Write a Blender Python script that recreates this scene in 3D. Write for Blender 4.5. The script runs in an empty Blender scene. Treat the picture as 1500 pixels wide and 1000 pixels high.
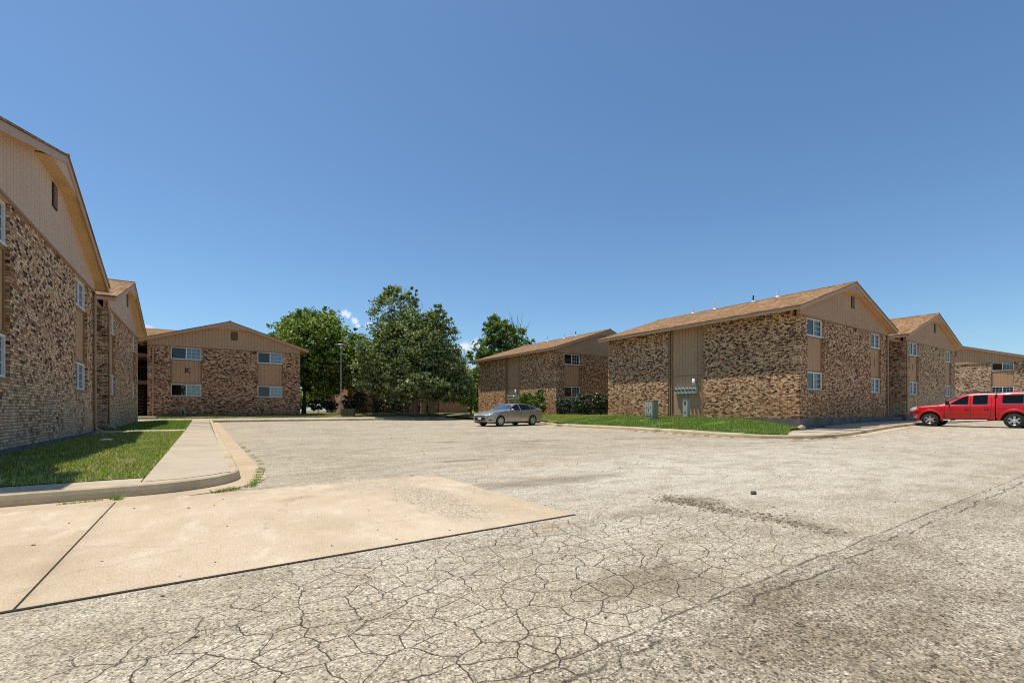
import bpy, bmesh, math, random
import numpy as np
from mathutils import Vector, Matrix
from mathutils.bvhtree import BVHTree
from mathutils.geometry import tessellate_polygon
PI = math.pi
random.seed(7); rng = np.random.default_rng(7)
scene = bpy.context.scene
COL = scene.collection

# ------------------------------------------------------------------ helpers
def tag(o, label=None, cat=None, group=None, kind=None):
    if label: o['label'] = label
    if cat: o['category'] = cat
    if group: o['group'] = group
    if kind: o['kind'] = kind
    return o

def empty(name, loc=(0,0,0), rz=0.0, label=None, cat=None, group=None):
    o = bpy.data.objects.new(name, None); COL.objects.link(o)
    o.location = loc; o.rotation_euler = (0,0,rz); o.empty_display_size = .2
    return tag(o, label, cat, group)

def at(px, z):
    """ground-plan point seen at depth z (used only to work out where things stand)"""
    a = (px-750)/670.0
    return (z*(.5592+a*.8290), z*(.8290-a*.5592))

class MB:
    def __init__(s): s.v=[]; s.f=[]; s.m=[]; s.smooth=[]
    def add(s, vs, fs, mi=0, sm=False):
        b=len(s.v); s.v += [tuple(v) for v in vs]
        for f in fs: s.f.append([b+i for i in f]); s.m.append(mi); s.smooth.append(sm)
        return s
    def box(s, x0,x1,y0,y1,z0,z1, mi=0):
        return s.add([(x0,y0,z0),(x1,y0,z0),(x1,y1,z0),(x0,y1,z0),(x0,y0,z1),(x1,y0,z1),(x1,y1,z1),(x0,y1,z1)],
              [(0,3,2,1),(4,5,6,7),(0,1,5,4),(1,2,6,5),(2,3,7,6),(3,0,4,7)], mi)
    def prism(s, pts, y0, y1, mi=0):
        """polygon in x,z (counter-clockwise seen from -y) extruded from y0 to y1"""
        n=len(pts)
        vs=[(x,y0,z) for x,z in pts]+[(x,y1,z) for x,z in pts]
        fs=[tuple(range(n)), tuple(range(2*n-1,n-1,-1))]+[(i,i+n,(i+1)%n+n,(i+1)%n) for i in range(n)]
        return s.add(vs, fs, mi)
    def slab(s, quad, t, mi=0):
        """quad (4 points) thickened downward by t"""
        lo=[(x,y,z-t) for x,y,z in quad]
        return s.add(list(quad)+lo, [(0,1,2,3),(7,6,5,4),(0,4,5,1),(1,5,6,2),(2,6,7,3),(3,7,4,0)], mi)
    def tube(s, pts, r, n=8, mi=0, cap=True, sm=True, r1=None):
        pts=[Vector(p) for p in pts]; rings=[]
        N=len(pts)
        for i,p in enumerate(pts):
            d=(pts[min(i+1,N-1)]-pts[max(i-1,0)]).normalized()
            up=Vector((0,0,1)) if abs(d.z)<.9 else Vector((1,0,0))
            a=d.cross(up).normalized(); b=d.cross(a).normalized()
            rr = r if r1 is None else r+(r1-r)*i/max(1,N-1)
            rings.append([p+a*math.cos(2*PI*k/n)*rr+b*math.sin(2*PI*k/n)*rr for k in range(n)])
        vs=[q for rg in rings for q in rg]; fs=[]
        for i in range(N-1):
            for k in range(n):
                fs.append((i*n+k,i*n+(k+1)%n,(i+1)*n+(k+1)%n,(i+1)*n+k))
        s.add(vs,fs,mi,sm)
        if cap: s.add(rings[0],[tuple(range(n))],mi); s.add(rings[-1],[tuple(range(n-1,-1,-1))],mi)
        return s
    def lathe(s, prof, n=24, c=(0,0,0), axis='z', mi=0, sm=True):
        """prof: list of (r, h) revolved about axis through c"""
        vs=[]
        for r,h in prof:
            for k in range(n):
                a=2*PI*k/n; u,w=r*math.cos(a), r*math.sin(a)
                vs.append((c[0]+u,c[1]+w,c[2]+h) if axis=='z' else (c[0]+u,c[1]+h,c[2]+w) if axis=='y' else (c[0]+h,c[1]+u,c[2]+w))
        fs=[(i*n+k,i*n+(k+1)%n,(i+1)*n+(k+1)%n,(i+1)*n+k) for i in range(len(prof)-1) for k in range(n)]
        return s.add(vs,fs,mi,sm)
    def build(s, name, mats, parent=None, recalc=True, loc=None, rz=None):
        me=bpy.data.meshes.new(name); me.from_pydata(s.v,[],s.f)
        if not isinstance(mats,(list,tuple)): mats=[mats]
        for m in mats: me.materials.append(m)
        me.polygons.foreach_set('material_index', s.m)
        me.polygons.foreach_set('use_smooth', s.smooth)
        if recalc:
            bm=bmesh.new(); bm.from_mesh(me); bmesh.ops.recalc_face_normals(bm, faces=bm.faces); bm.to_mesh(me); bm.free()
        box_uv(me)
        o=bpy.data.objects.new(name, me); COL.objects.link(o)
        if parent: o.parent=parent
        if loc: o.location=loc
        if rz is not None: o.rotation_euler=(0,0,rz)
        return o

def box_uv(me):
    n=len(me.loops); uv=me.uv_layers.new(name='UVMap')
    co=np.empty(len(me.vertices)*3); me.vertices.foreach_get('co',co); co=co.reshape(-1,3)
    li=np.empty(n,dtype=np.int32); me.loops.foreach_get('vertex_index',li)
    nr=np.empty(len(me.polygons)*3); me.polygons.foreach_get('normal',nr); nr=np.abs(nr.reshape(-1,3))
    tot=np.empty(len(me.polygons),dtype=np.int32); me.polygons.foreach_get('loop_total',tot)
    dom=np.repeat(np.argmax(nr*np.array([1,1,.8]),axis=1),tot)
    c=co[li]; out=np.empty((n,2))
    out[dom==0]=c[dom==0][:,[1,2]]; out[dom==1]=c[dom==1][:,[0,2]]; out[dom==2]=c[dom==2][:,[0,1]]
    uv.data.foreach_set('uv',out.ravel())

# ------------------------------------------------------------------ node helpers
class NT:
    def __init__(s, name, rough=.8, spec=.3, metal=0.0):
        s.mat=bpy.data.materials.new(name); s.mat.use_nodes=True
        s.t=s.mat.node_tree; s.n=s.t.nodes; s.l=s.t.links
        s.b=s.n['Principled BSDF']; s.b.inputs['Roughness'].default_value=rough
        s.b.inputs['Specular IOR Level'].default_value=spec; s.b.inputs['Metallic'].default_value=metal
        s.out=s.n['Material Output']
    def set(s, inp, v):
        if hasattr(v,'is_output'): s.l.new(v,inp)
        elif isinstance(v,(tuple,list)): inp.default_value = tuple(v)+(1,) if len(v)==3 and inp.type=='RGBA' else tuple(v)
        else:
            inp.default_value = (v,v,v,1) if inp.type=='RGBA' else (v,v,v) if inp.type=='VECTOR' else v
    def obj(s): return s.n.new('ShaderNodeTexCoord').outputs['Object']
    def uv(s): return s.n.new('ShaderNodeTexCoord').outputs['UV']
    def geo(s, k='Position'): return s.n.new('ShaderNodeNewGeometry').outputs[k]
    def noise(s, vec, scale, detail=3, rough=.55, col=False, dist=0):
        n=s.n.new('ShaderNodeTexNoise'); s.l.new(vec,n.inputs['Vector']); n.inputs['Scale'].default_value=scale
        n.inputs['Detail'].default_value=detail; n.inputs['Roughness'].default_value=rough; n.inputs['Distortion'].default_value=dist
        return n.outputs['Color' if col else 'Fac']
    def voro(s, vec, scale, feature='F1', out='Distance', rnd=1.0):
        n=s.n.new('ShaderNodeTexVoronoi'); n.feature=feature; n.voronoi_dimensions='2D' if feature=='DISTANCE_TO_EDGE' else '3D'; s.l.new(vec,n.inputs['Vector']); n.inputs['Scale'].default_value=scale
        n.inputs['Randomness'].default_value=rnd
        return n.outputs[out]
    def math(s, op, a, b=0.0, c=None, clamp=False):
        n=s.n.new('ShaderNodeMath'); n.operation=op; n.use_clamp=clamp
        s.set(n.inputs[0],a); s.set(n.inputs[1],b)
        if c is not None: s.set(n.inputs[2],c)
        return n.outputs[0]
    def vmath(s, op, a, b):
        n=s.n.new('ShaderNodeVectorMath'); n.operation=op; s.set(n.inputs[0],a); s.set(n.inputs[1],b)
        return n.outputs['Value' if op in('LENGTH','DOT_PRODUCT','DISTANCE') else 'Vector']
    def scalev(s, v, sc):
        n=s.n.new('ShaderNodeMapping'); s.l.new(v,n.inputs['Vector']); n.inputs['Scale'].default_value=sc; return n.outputs[0]
    def mapr(s, v, a,b,c=0.0,d=1.0, smooth=False):
        n=s.n.new('ShaderNodeMapRange'); n.clamp=True
        if smooth: n.interpolation_type='SMOOTHSTEP'
        s.set(n.inputs[0],v)
        for i,x in enumerate((a,b,c,d)): n.inputs[i+1].default_value=x
        return n.outputs[0]
    def mix(s, f, a, b, mode='MIX'):
        n=s.n.new('ShaderNodeMix'); n.data_type='RGBA'; n.blend_type=mode
        s.set(n.inputs[0],f); s.set(n.inputs[6],a); s.set(n.inputs[7],b); return n.outputs[2]
    def ramp(s, f, stops, interp='LINEAR'):
        n=s.n.new('ShaderNodeValToRGB'); s.set(n.inputs[0],f); r=n.color_ramp; r.interpolation=interp
        while len(r.elements)<len(stops): r.elements.new(.5)
        for e,(p,c) in zip(r.elements,stops): e.position=p; e.color=tuple(c)+(1,) if isinstance(c,(tuple,list)) else (c,c,c,1)
        return n.outputs[0]
    def sep(s, v):
        n=s.n.new('ShaderNodeSeparateXYZ'); s.l.new(v,n.inputs[0]); return n.outputs
    def bump(s, h, strength=.5, dist=.01, normal=None):
        n=s.n.new('ShaderNodeBump'); s.l.new(h,n.inputs['Height']); n.inputs['Strength'].default_value=strength; n.inputs['Distance'].default_value=dist
        if normal: s.l.new(normal,n.inputs['Normal'])
        s.l.new(n.outputs[0],s.b.inputs['Normal']); return n.outputs[0]
    def col(s, c): s.set(s.b.inputs['Base Color'],c); return s

def simple(name, c, rough=.6, spec=.3, metal=0.0, var=.12, vs=3.0, bump=0):
    t=NT(name,rough,spec,metal); p=t.obj()
    n=t.noise(p,vs,4)
    t.col(t.mix(n, tuple(x*(1-var) for x in c), tuple(min(1,x*(1+var)) for x in c)))
    if bump: t.bump(t.noise(p,60,2),bump,.005)
    return t.mat

def brick_mat(name, tint=(1,1,1), light=1.0, rust=0.0, pale=0.0):
    t=NT(name,.9,.15); uv=t.uv(); p=t.obj()
    wob=t.noise(uv,9,2,col=True)
    uv2=t.vmath('ADD',uv,t.vmath('MULTIPLY',t.vmath('SUBTRACT',wob,(.5,.5,.5)),(.012,.010,0)))
    b=t.n.new('ShaderNodeTexBrick'); t.l.new(uv2,b.inputs['Vector'])
    b.inputs['Color1'].default_value=(0,0,0,1); b.inputs['Color2'].default_value=(1,1,1,1); b.inputs['Mortar'].default_value=(0,0,0,1)
    b.inputs['Scale'].default_value=1; b.inputs['Mortar Size'].default_value=.0065; b.inputs['Mortar Smooth'].default_value=.25
    b.inputs['Bias'].default_value=0; b.inputs['Brick Width'].default_value=.155; b.inputs['Row Height'].default_value=.0665
    rnd=b.outputs['Color']; mort=b.outputs['Fac']
    def c(r,g,bb): return (r*tint[0]*light,g*tint[1]*light,bb*tint[2]*light)
    pal=t.ramp(rnd,[(0,c(.06,.036,.022)),(.09,c(.28,.15,.085)),(.19,c(.44,.20,.105)),(.28,c(.48,.305,.190)),(.48,c(.62,.425,.275)),(.70,c(.76,.54,.345)),(.88,c(.86,.655,.44))],'CONSTANT')
    n1=t.noise(uv,26,4,.65)
    colr=t.mix(t.mapr(n1,.25,.75), t.mix(1.0,pal,(.62,.60,.58),'MULTIPLY'), t.mix(1.0,pal,(1.2,1.18,1.15),'MULTIPLY'))
    # glazed dark flashes on the tumbled bricks
    fl=t.mapr(t.math('ADD',t.noise(uv,10.5,1,.5),t.math('MULTIPLY',t.math('SUBTRACT',rnd,.5),-.14)),.562,.587)
    colr=t.mix(t.math('MULTIPLY',fl,.80 if not pale else .58),colr,c(.035,.026,.02))
    z=t.sep(p)[2]
    if rust:
        rm=t.math('MULTIPLY',t.mapr(z,0,1.7,1,0),t.mapr(t.noise(p,.9,4,.6),.38,.62))
        colr=t.mix(t.math('MULTIPLY',rm,rust),colr,t.mix(n1,(.16,.055,.018),(.40,.19,.07)))
    if pale:
        pm=t.math('MULTIPLY',t.mapr(z,.2,2.2,1,0,True),t.mapr(t.noise(p,1.1,3,.6),.3,.6))
        colr=t.mix(t.math('MULTIPLY',pm,pale),colr,t.mix(n1,(.42,.31,.21),(.84,.67,.48)))
    mc=t.mix(t.noise(p,3,3),c(.09,.065,.045),c(.22,.16,.105))
    t.col(t.mix(mort,colr,mc))
    h=t.math('ADD',t.math('MULTIPLY',t.math('SUBTRACT',1,mort),1.0),t.math('MULTIPLY',n1,.55))
    h=t.math('ADD',h,t.math('MULTIPLY',rnd,.5))
    t.bump(h,.7,.009)
    return t.mat

def siding_mat(name, c, pitch=.2, var=.12):
    t=NT(name,.75,.25); uv=t.uv(); p=t.obj(); u=t.sep(uv)[0]
    fr=t.math('FRACT',t.math('DIVIDE',u,pitch)); 
    g=t.math('LESS_THAN',fr,.055)
    n=t.noise(t.scalev(p,(1,1,.25)),5,5,.6); big=t.noise(p,.7,3)
    cc=t.mix(n,tuple(x*(1-var) for x in c),tuple(x*(1+var) for x in c))
    cc=t.mix(t.mapr(big,.35,.7),cc,tuple(x*.88 for x in c))
    t.col(t.mix(g,cc,tuple(x*.42 for x in c)))
    t.bump(t.math('ADD',t.math('MULTIPLY',g,-1.0),t.math('MULTIPLY',t.noise(t.scalev(uv,(40,2,1)),3,3),.15)),.7,.008)
    return t.mat

def shingle_mat(name, light=1.0):
    t=NT(name,.95,.1); uv=t.uv(); p=t.obj()
    b=t.n.new('ShaderNodeTexBrick'); t.l.new(t.vmath('ADD',uv,t.vmath('MULTIPLY',t.noise(uv,3,2,col=True),(.05,.03,0))),b.inputs['Vector'])
    b.inputs['Color1'].default_value=(0,0,0,1); b.inputs['Color2'].default_value=(1,1,1,1); b.inputs['Mortar'].default_value=(0,0,0,1)
    b.inputs['Scale'].default_value=1; b.inputs['Mortar Size'].default_value=.006; b.inputs['Brick Width'].default_value=.32; b.inputs['Row Height'].default_value=.135
    L=light
    pal=t.ramp(b.outputs['Color'],[(0,(.13*L,.065*L,.030*L)),(.3,(.25*L,.135*L,.060*L)),(.7,(.37*L,.21*L,.098*L)),(1,(.50*L,.31*L,.155*L))])
    pal=t.mix(t.mapr(t.noise(p,1.2,5,.7),.38,.62),pal,t.mix(1.0,pal,(.62,.57,.54),'MULTIPLY'))
    pal=t.mix(t.math('MULTIPLY',b.outputs['Fac'],.75),pal,(.10,.06,.035))
    t.col(t.mix(.3,pal,t.mix(t.noise(p,60,2),(.11,.06,.03),(.56,.37,.21))))
    t.bump(t.math('SUBTRACT',b.outputs['Color'],b.outputs['Fac']),.6,.02)
    return t.mat

def concrete_mat(name, c, var=.15, speck=.5, stain=.0, staincol=(.2,.14,.09)):
    t=NT(name,.9,.2); p=t.obj()
    n=t.noise(p,1.3,6,.62); f=t.noise(p,140,2,.6); m=t.noise(t.scalev(p,(1,3.0,1)),3.5,5,.65)
    cc=t.mix(t.mapr(n,.3,.7),tuple(x*(1-var) for x in c),tuple(x*(1+var) for x in c))
    cc=t.mix(t.math('MULTIPLY',t.mapr(m,.45,.75),.35),cc,tuple(x*.75 for x in c))
    cc=t.mix(t.math('MULTIPLY',t.mapr(f,.62,.72),speck),cc,tuple(x*.35 for x in c))
    cc=t.mix(t.math('MULTIPLY',t.mapr(f,.36,.28),speck*.6),cc,tuple(min(.8,x*1.35) for x in c))
    if stain:
        cc=t.mix(t.math('MULTIPLY',t.mapr(t.noise(p,.8,5,.7),.5,.66),stain),cc,staincol)
    t.col(cc); t.bump(t.math('ADD',t.math('MULTIPLY',n,.6),f),.35,.006)
    return t.mat

def metal_paint(name,c,rough=.45): return simple(name,c,rough,.4,0,.1,6)

M={}
M['brick']=brick_mat('brick_mixed_blend')  # plain mix of brick tones, no extra tint
M['brick_rust']=brick_mat('brick_rusty',rust=.6,tint=(1.08,.97,.86))
M['brick_pale']=brick_mat('brick_pale',light=1.05,tint=(1.05,1.0,.94),pale=.7)
M['brick_red']=brick_mat('brick_red',tint=(1.08,.94,.86),light=.92)
M['siding']=siding_mat('siding_tan',(.50,.31,.182))
M['siding_pink']=siding_mat('siding_rosy_tan',(.63,.435,.298))
M['panel']=siding_mat('panel_tan',(.51,.298,.160),.27)
M['trim']=simple('trim_brown',(.30,.175,.088),.6)
M['fascia']=simple('fascia_tan',(.50,.32,.20),.6)
M['soffit']=simple('soffit_ochre',(.60,.39,.20),.8,var=.18,vs=1.2)
M['drip']=simple('roof_edge_dark',(.05,.04,.035),.8)
M['shingle']=shingle_mat('shingles_tan',.95)
M['white']=simple('window_frame_white',(.78,.78,.76),.45,var=.04)
M['found']=concrete_mat('foundation_concrete',(.16,.15,.135),.35,.4,.35,(.06,.05,.045))
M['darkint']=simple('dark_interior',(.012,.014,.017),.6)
M['black']=simple('black_plastic',(.02,.02,.02),.5)
M['iron']=simple('black_iron',(.03,.03,.032),.4)
M['downspout']=simple('downspout_brown',(.44,.28,.165),.45)
M['muntin']=simple('muntin_grey_white',(.62,.62,.61),.5)
M['galv']=simple('galvanised_pipe',(.36,.37,.37),.4,metal=.3)
M['util']=simple('utility_green_grey',(.27,.27,.215),.5,var=.18)
M['util2']=simple('utility_light_grey',(.42,.42,.36),.5,var=.15)
M['meter']=simple('meter_box_grey',(.55,.54,.46),.45,var=.15)
M['glassdome']=simple('meter_glass',(.10,.12,.12),.1,.8)
M['walk']=concrete_mat('walk_concrete',(.47,.39,.285),.12,.3,.18,(.28,.23,.17))
M['kerb']=concrete_mat('kerb_concrete',(.53,.42,.27),.18,.5,.5,(.17,.125,.07))
M['gutter']=concrete_mat('gutter_concrete',(.50,.385,.25),.14,.4,.3,(.30,.20,.11))
M['bark']=simple('bark',(.085,.062,.045),.95,var=.5,vs=9,bump=1)
M['bark_light']=simple('bark_tan',(.20,.135,.085),.95,var=.4,vs=7,bump=1)
M['joint']=simple('joint_dark',(.045,.035,.025),.95)

def pane_mat(name, refl=.22, tint=(.75,.8,.85)):
    t=NT(name); lw=t.n.new('ShaderNodeLayerWeight'); lw.inputs['Blend'].default_value=.35
    tr=t.n.new('ShaderNodeBsdfTransparent'); tr.inputs[0].default_value=(*tint,1)
    gl=t.n.new('ShaderNodeBsdfGlossy'); gl.inputs['Roughness'].default_value=.03
    mx=t.n.new('ShaderNodeMixShader'); t.set(mx.inputs[0],t.mapr(lw.outputs['Fresnel'],0,1,refl,1.0))
    t.l.new(tr.outputs[0],mx.inputs[1]); t.l.new(gl.outputs[0],mx.inputs[2]); t.l.new(mx.outputs[0],t.out.inputs['Surface'])
    nz=t.noise(t.obj(),1.6,2); bp=t.n.new('ShaderNodeBump'); bp.inputs['Strength'].default_value=.08; bp.inputs['Distance'].default_value=.05
    t.l.new(nz,bp.inputs['Height']); t.l.new(bp.outputs[0],gl.inputs['Normal'])
    return t.mat
M['pane']=pane_mat('window_glass',.07)
M['screen']=pane_mat('screened_glass',.02,(.22,.24,.27))
def blind_mat(name,c):
    t=NT(name,.6,.2); z=t.sep(t.obj())[2]
    f=t.math('FRACT',t.math('DIVIDE',z,.055))
    t.col(t.mix(t.mapr(f,.6,.95),c,tuple(x*.45 for x in c))); return t.mat
M['blind']=blind_mat('blind_white',(.21,.26,.33))
M['blind2']=blind_mat('blind_grey',(.12,.145,.17))
M['curtain']=simple('curtain_dark',(.05,.065,.085),.8,var=.5,vs=2)

# asphalt ----------------------------------------------------------
def asphalt():
    t=NT('asphalt_weathered',.92,.2); p=t.obj(); X,Y,Z=t.sep(p)
    warp=t.noise(p,1.7,3,.55,col=True)
    wv=t.vmath('MULTIPLY',t.vmath('SUBTRACT',warp,(.5,.5,.5)),(.42,.42,0)); pw=t.vmath('ADD',p,wv)
    wX,wY,_=t.sep(pw)
    def ell(cx,cy,rx,ry,soft=.35):
        q=t.vmath('MULTIPLY',t.vmath('SUBTRACT',pw,(cx,cy,0)),(1/rx,1/ry,0))
        return t.mapr(t.vmath('LENGTH',q,(0,0,0)),1-soft,1+soft,1,0,True)
    big=t.noise(p,.33,5,.62); mid=t.noise(t.scalev(p,(1,1.7,1)),1.5,6,.68); fine=t.noise(p,28,4,.7)
    base=t.mix(t.mapr(big,.3,.7),(.40,.34,.245),(.53,.455,.34))
    base=t.mix(t.mapr(mid,.42,.68),base,t.mix(1.0,base,(.72,.69,.64),'MULTIPLY'))
    # sun-bleached crossing lane
    bl=t.math('MAXIMUM',ell(7.5,4.6,6.0,2.6,.5),t.math('MULTIPLY',ell(22,5.5,14,3,.4),.6))
    bl=t.math('MULTIPLY',bl,t.mapr(mid,.25,.62,1,.25))
    base=t.mix(t.math('MULTIPLY',bl,.8),base,(.62,.56,.455))
    # coarse, darker chip seal on the near side of the seam
    wob=t.math('MULTIPLY',t.math('SUBTRACT',t.noise(p,2.2,4,.6),.5),.10)
    sy=t.math('ADD',Y,wob)
    near=t.mapr(sy,1.37,1.43,1,0)
    ncol=t.mix(t.mapr(t.noise(p,1.1,5,.6),.36,.66),(.33,.27,.19),(.52,.45,.34))
    nm=t.math('MULTIPLY',near,t.mapr(X,.6,1.6,.25,1))
    base=t.mix(nm,base,ncol)
    dk=t.math('MULTIPLY',t.math('MAXIMUM',ell(2.5,.95,1.1,.45,.5),t.math('MULTIPLY',ell(1.5,.6,2.2,.5,.5),.8)),.72)
    dk=t.math('MAXIMUM',dk,t.math('MULTIPLY',ell(2.15,1.75,.45,.25,.6),.45)); base=t.mix(t.math('MULTIPLY',dk,t.mapr(mid,.28,.55)),base,(.17,.125,.075))
    # aggregate
    va=t.n.new('ShaderNodeTexVoronoi'); va.inputs['Scale'].default_value=125; t.l.new(p,va.inputs['Vector'])
    vr=t.sep(va.outputs['Color'])[0]
    vb=t.n.new('ShaderNodeTexVoronoi'); vb.inputs['Scale'].default_value=84; t.l.new(p,vb.inputs['Vector'])
    vr2=t.sep(vb.outputs['Color'])[1]
    ag=t.ramp(vr,[(0,.10),(.14,.42),(.30,.92),(.7,1.06),(.86,1.35),(1,1.9)])
    ag2=t.ramp(vr2,[(0,.22),(.14,.62),(.3,.95),(.8,1.08),(1,1.6)])
    base=t.mix(t.mapr(fine,.2,.8,.55,1),base,t.mix(1.0,base,ag,'MULTIPLY'))
    base=t.mix(t.math('ADD',t.math('MULTIPLY',nm,.72),.18),base,t.mix(1.0,base,ag2,'MULTIPLY'))
    sp3=t.mapr(t.noise(t.scalev(p,(1,1.4,1)),15,3,.85),.55,.62)
    base=t.mix(t.math('MULTIPLY',sp3,.40),base,(.10,.085,.06))
    sp4=t.mapr(t.noise(t.scalev(p,(1,1.6,1)),5.5,6,.9),.55,.60)
    base=t.mix(t.math('MULTIPLY',t.math('MULTIPLY',sp4,t.mapr(Y,3,7,.25,1)),.45),base,(.14,.115,.08))
    # pits
    pit=t.mapr(t.noise(p,13,4,.75),.62,.70)
    base=t.mix(t.math('MULTIPLY',pit,.55),base,(.10,.085,.06))
    # cracks
    def crack(scale,w,vec,rnd=1.0): 
        return t.mapr(t.voro(vec,scale,'DISTANCE_TO_EDGE',rnd=rnd),w*.35,w,1,0)
    sx=t.scalev(p,(.92,1.12,1))
    cw=t.vmath('ADD',sx,t.vmath('MULTIPLY',t.vmath('SUBTRACT',t.noise(p,5.5,3,.5,col=True),(.5,.5,.5)),(.10,.10,0)))
    c1=crack(5.3,.0195,cw,1.0); c1b=t.math('MULTIPLY',crack(10.5,.022,cw,1.0),.6)
    cz=t.math('MAXIMUM',ell(1.9,2.3,2.2,.95,.2),t.math('MAXIMUM',ell(.6,1.9,1.6,.8,.3),t.math('MULTIPLY',ell(3.2,1.9,1.3,.6,.4),.7)))
    gate=t.mapr(t.noise(p,3.1,3,.5),.36,.5)
    cm=t.math('MULTIPLY',cz,t.math('MAXIMUM',t.math('MULTIPLY',c1,t.mapr(gate,0,1,.92,1)),t.math('MULTIPLY',c1b,t.math('MULTIPLY',gate,t.mapr(big,.40,.52)))))
    cw2=t.vmath('ADD',t.scalev(p,(.35,1.2,1)),t.vmath('MULTIPLY',t.vmath('SUBTRACT',t.noise(p,1.2,5,.65,col=True),(.5,.5,.5)),(.5,.5,0)))
    c2=t.math('MULTIPLY',crack(.85,.008,cw2),t.mapr(t.noise(p,.6,2),.47,.56))
    c2=t.math('MULTIPLY',c2,t.mapr(Y,3.2,4.8,.0,1))
    # the paving seam and the broken joint across the lane
    seam=t.math('MULTIPLY',t.mapr(t.math('ABSOLUTE',t.math('SUBTRACT',sy,1.40)),.003,.009,1,0),t.mapr(t.noise(p,5,3),.40,.50))
    s2=t.math('MULTIPLY',t.mapr(t.math('ABSOLUTE',t.math('SUBTRACT',t.math('ADD',sy,wob),1.27)),.004,.011,1,0),t.mapr(t.noise(p,3,2),.42,.5))
    brk=t.math('MULTIPLY',t.math('MULTIPLY',t.mapr(t.math('ABSOLUTE',t.math('SUBTRACT',wX,4.28)),.03,.20,1,0),t.mapr(Y,3.2,3.5,1,0)),t.mapr(Y,1.35,1.6,0,1))
    brk=t.math('MAXIMUM',brk,t.math('MULTIPLY',ell(4.45,3.05,.30,.30,.4),1)); brk=t.math('MAXIMUM',brk,t.math('MULTIPLY',ell(3.6,3.0,.5,.16,.4),.6)); brk=t.math('MULTIPLY',brk,t.mapr(t.noise(p,9,5,.78),.40,.56))
    far=t.math('MULTIPLY',t.math('MAXIMUM',ell(13.5,10.6,3.0,.35,.4),ell(18,7.3,5,.25,.5)),t.mapr(mid,.35,.6))
    tan=t.math('MAXIMUM',ell(5.0,6.7,1.7,.28,.25),t.math('MAXIMUM',ell(3.6,5.2,.9,.16,.3),ell(2.45,3.05,.25,.07,.3)))
    tan=t.math('MULTIPLY',tan,t.mapr(t.noise(p,4,4,.65),.4,.58))
    base=t.mix(t.math('MULTIPLY',tan,.7),base,(.42,.27,.15))
    base=t.mix(t.math('MULTIPLY',brk,.75),base,t.mix(fine,(.05,.036,.02),(.36,.27,.16)))
    oil=t.math('MAXIMUM',ell(4.2,7.9,.5,.16,.5),t.math('MAXIMUM',ell(8.8,11.5,.9,.2,.5),ell(6.2,12.5,.35,.2,.6)))
    oil=t.math('MAXIMUM',oil,t.math('MULTIPLY',ell(3.9,5.0,1.3,.28,.6),.9)); base=t.mix(t.math('MULTIPLY',oil,.5),base,(.13,.11,.085))
    base=t.mix(t.math('MULTIPLY',far,.6),base,(.17,.135,.09))
    allc=t.math('MAXIMUM',t.math('MAXIMUM',cm,t.math('MULTIPLY',c2,.55)),t.math('MULTIPLY',t.math('MAXIMUM',seam,s2),.75))
    base=t.mix(t.math('MULTIPLY',allc,.88),base,(.035,.028,.02))
    t.col(base)
    h=t.math('ADD',t.math('MULTIPLY',vr,.25),t.math('MULTIPLY',fine,.6))
    h=t.math('SUBTRACT',h,t.math('MULTIPLY',allc,1.4)); h=t.math('SUBTRACT',h,t.math('MULTIPLY',brk,1.2)); h=t.math('SUBTRACT',h,t.math('MULTIPLY',pit,.6))
    h=t.math('ADD',h,t.math('MULTIPLY',t.math('MULTIPLY',vr2,nm),.8))
    t.bump(h,.75,.012)
    return t.mat
M['asphalt']=asphalt()

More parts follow.
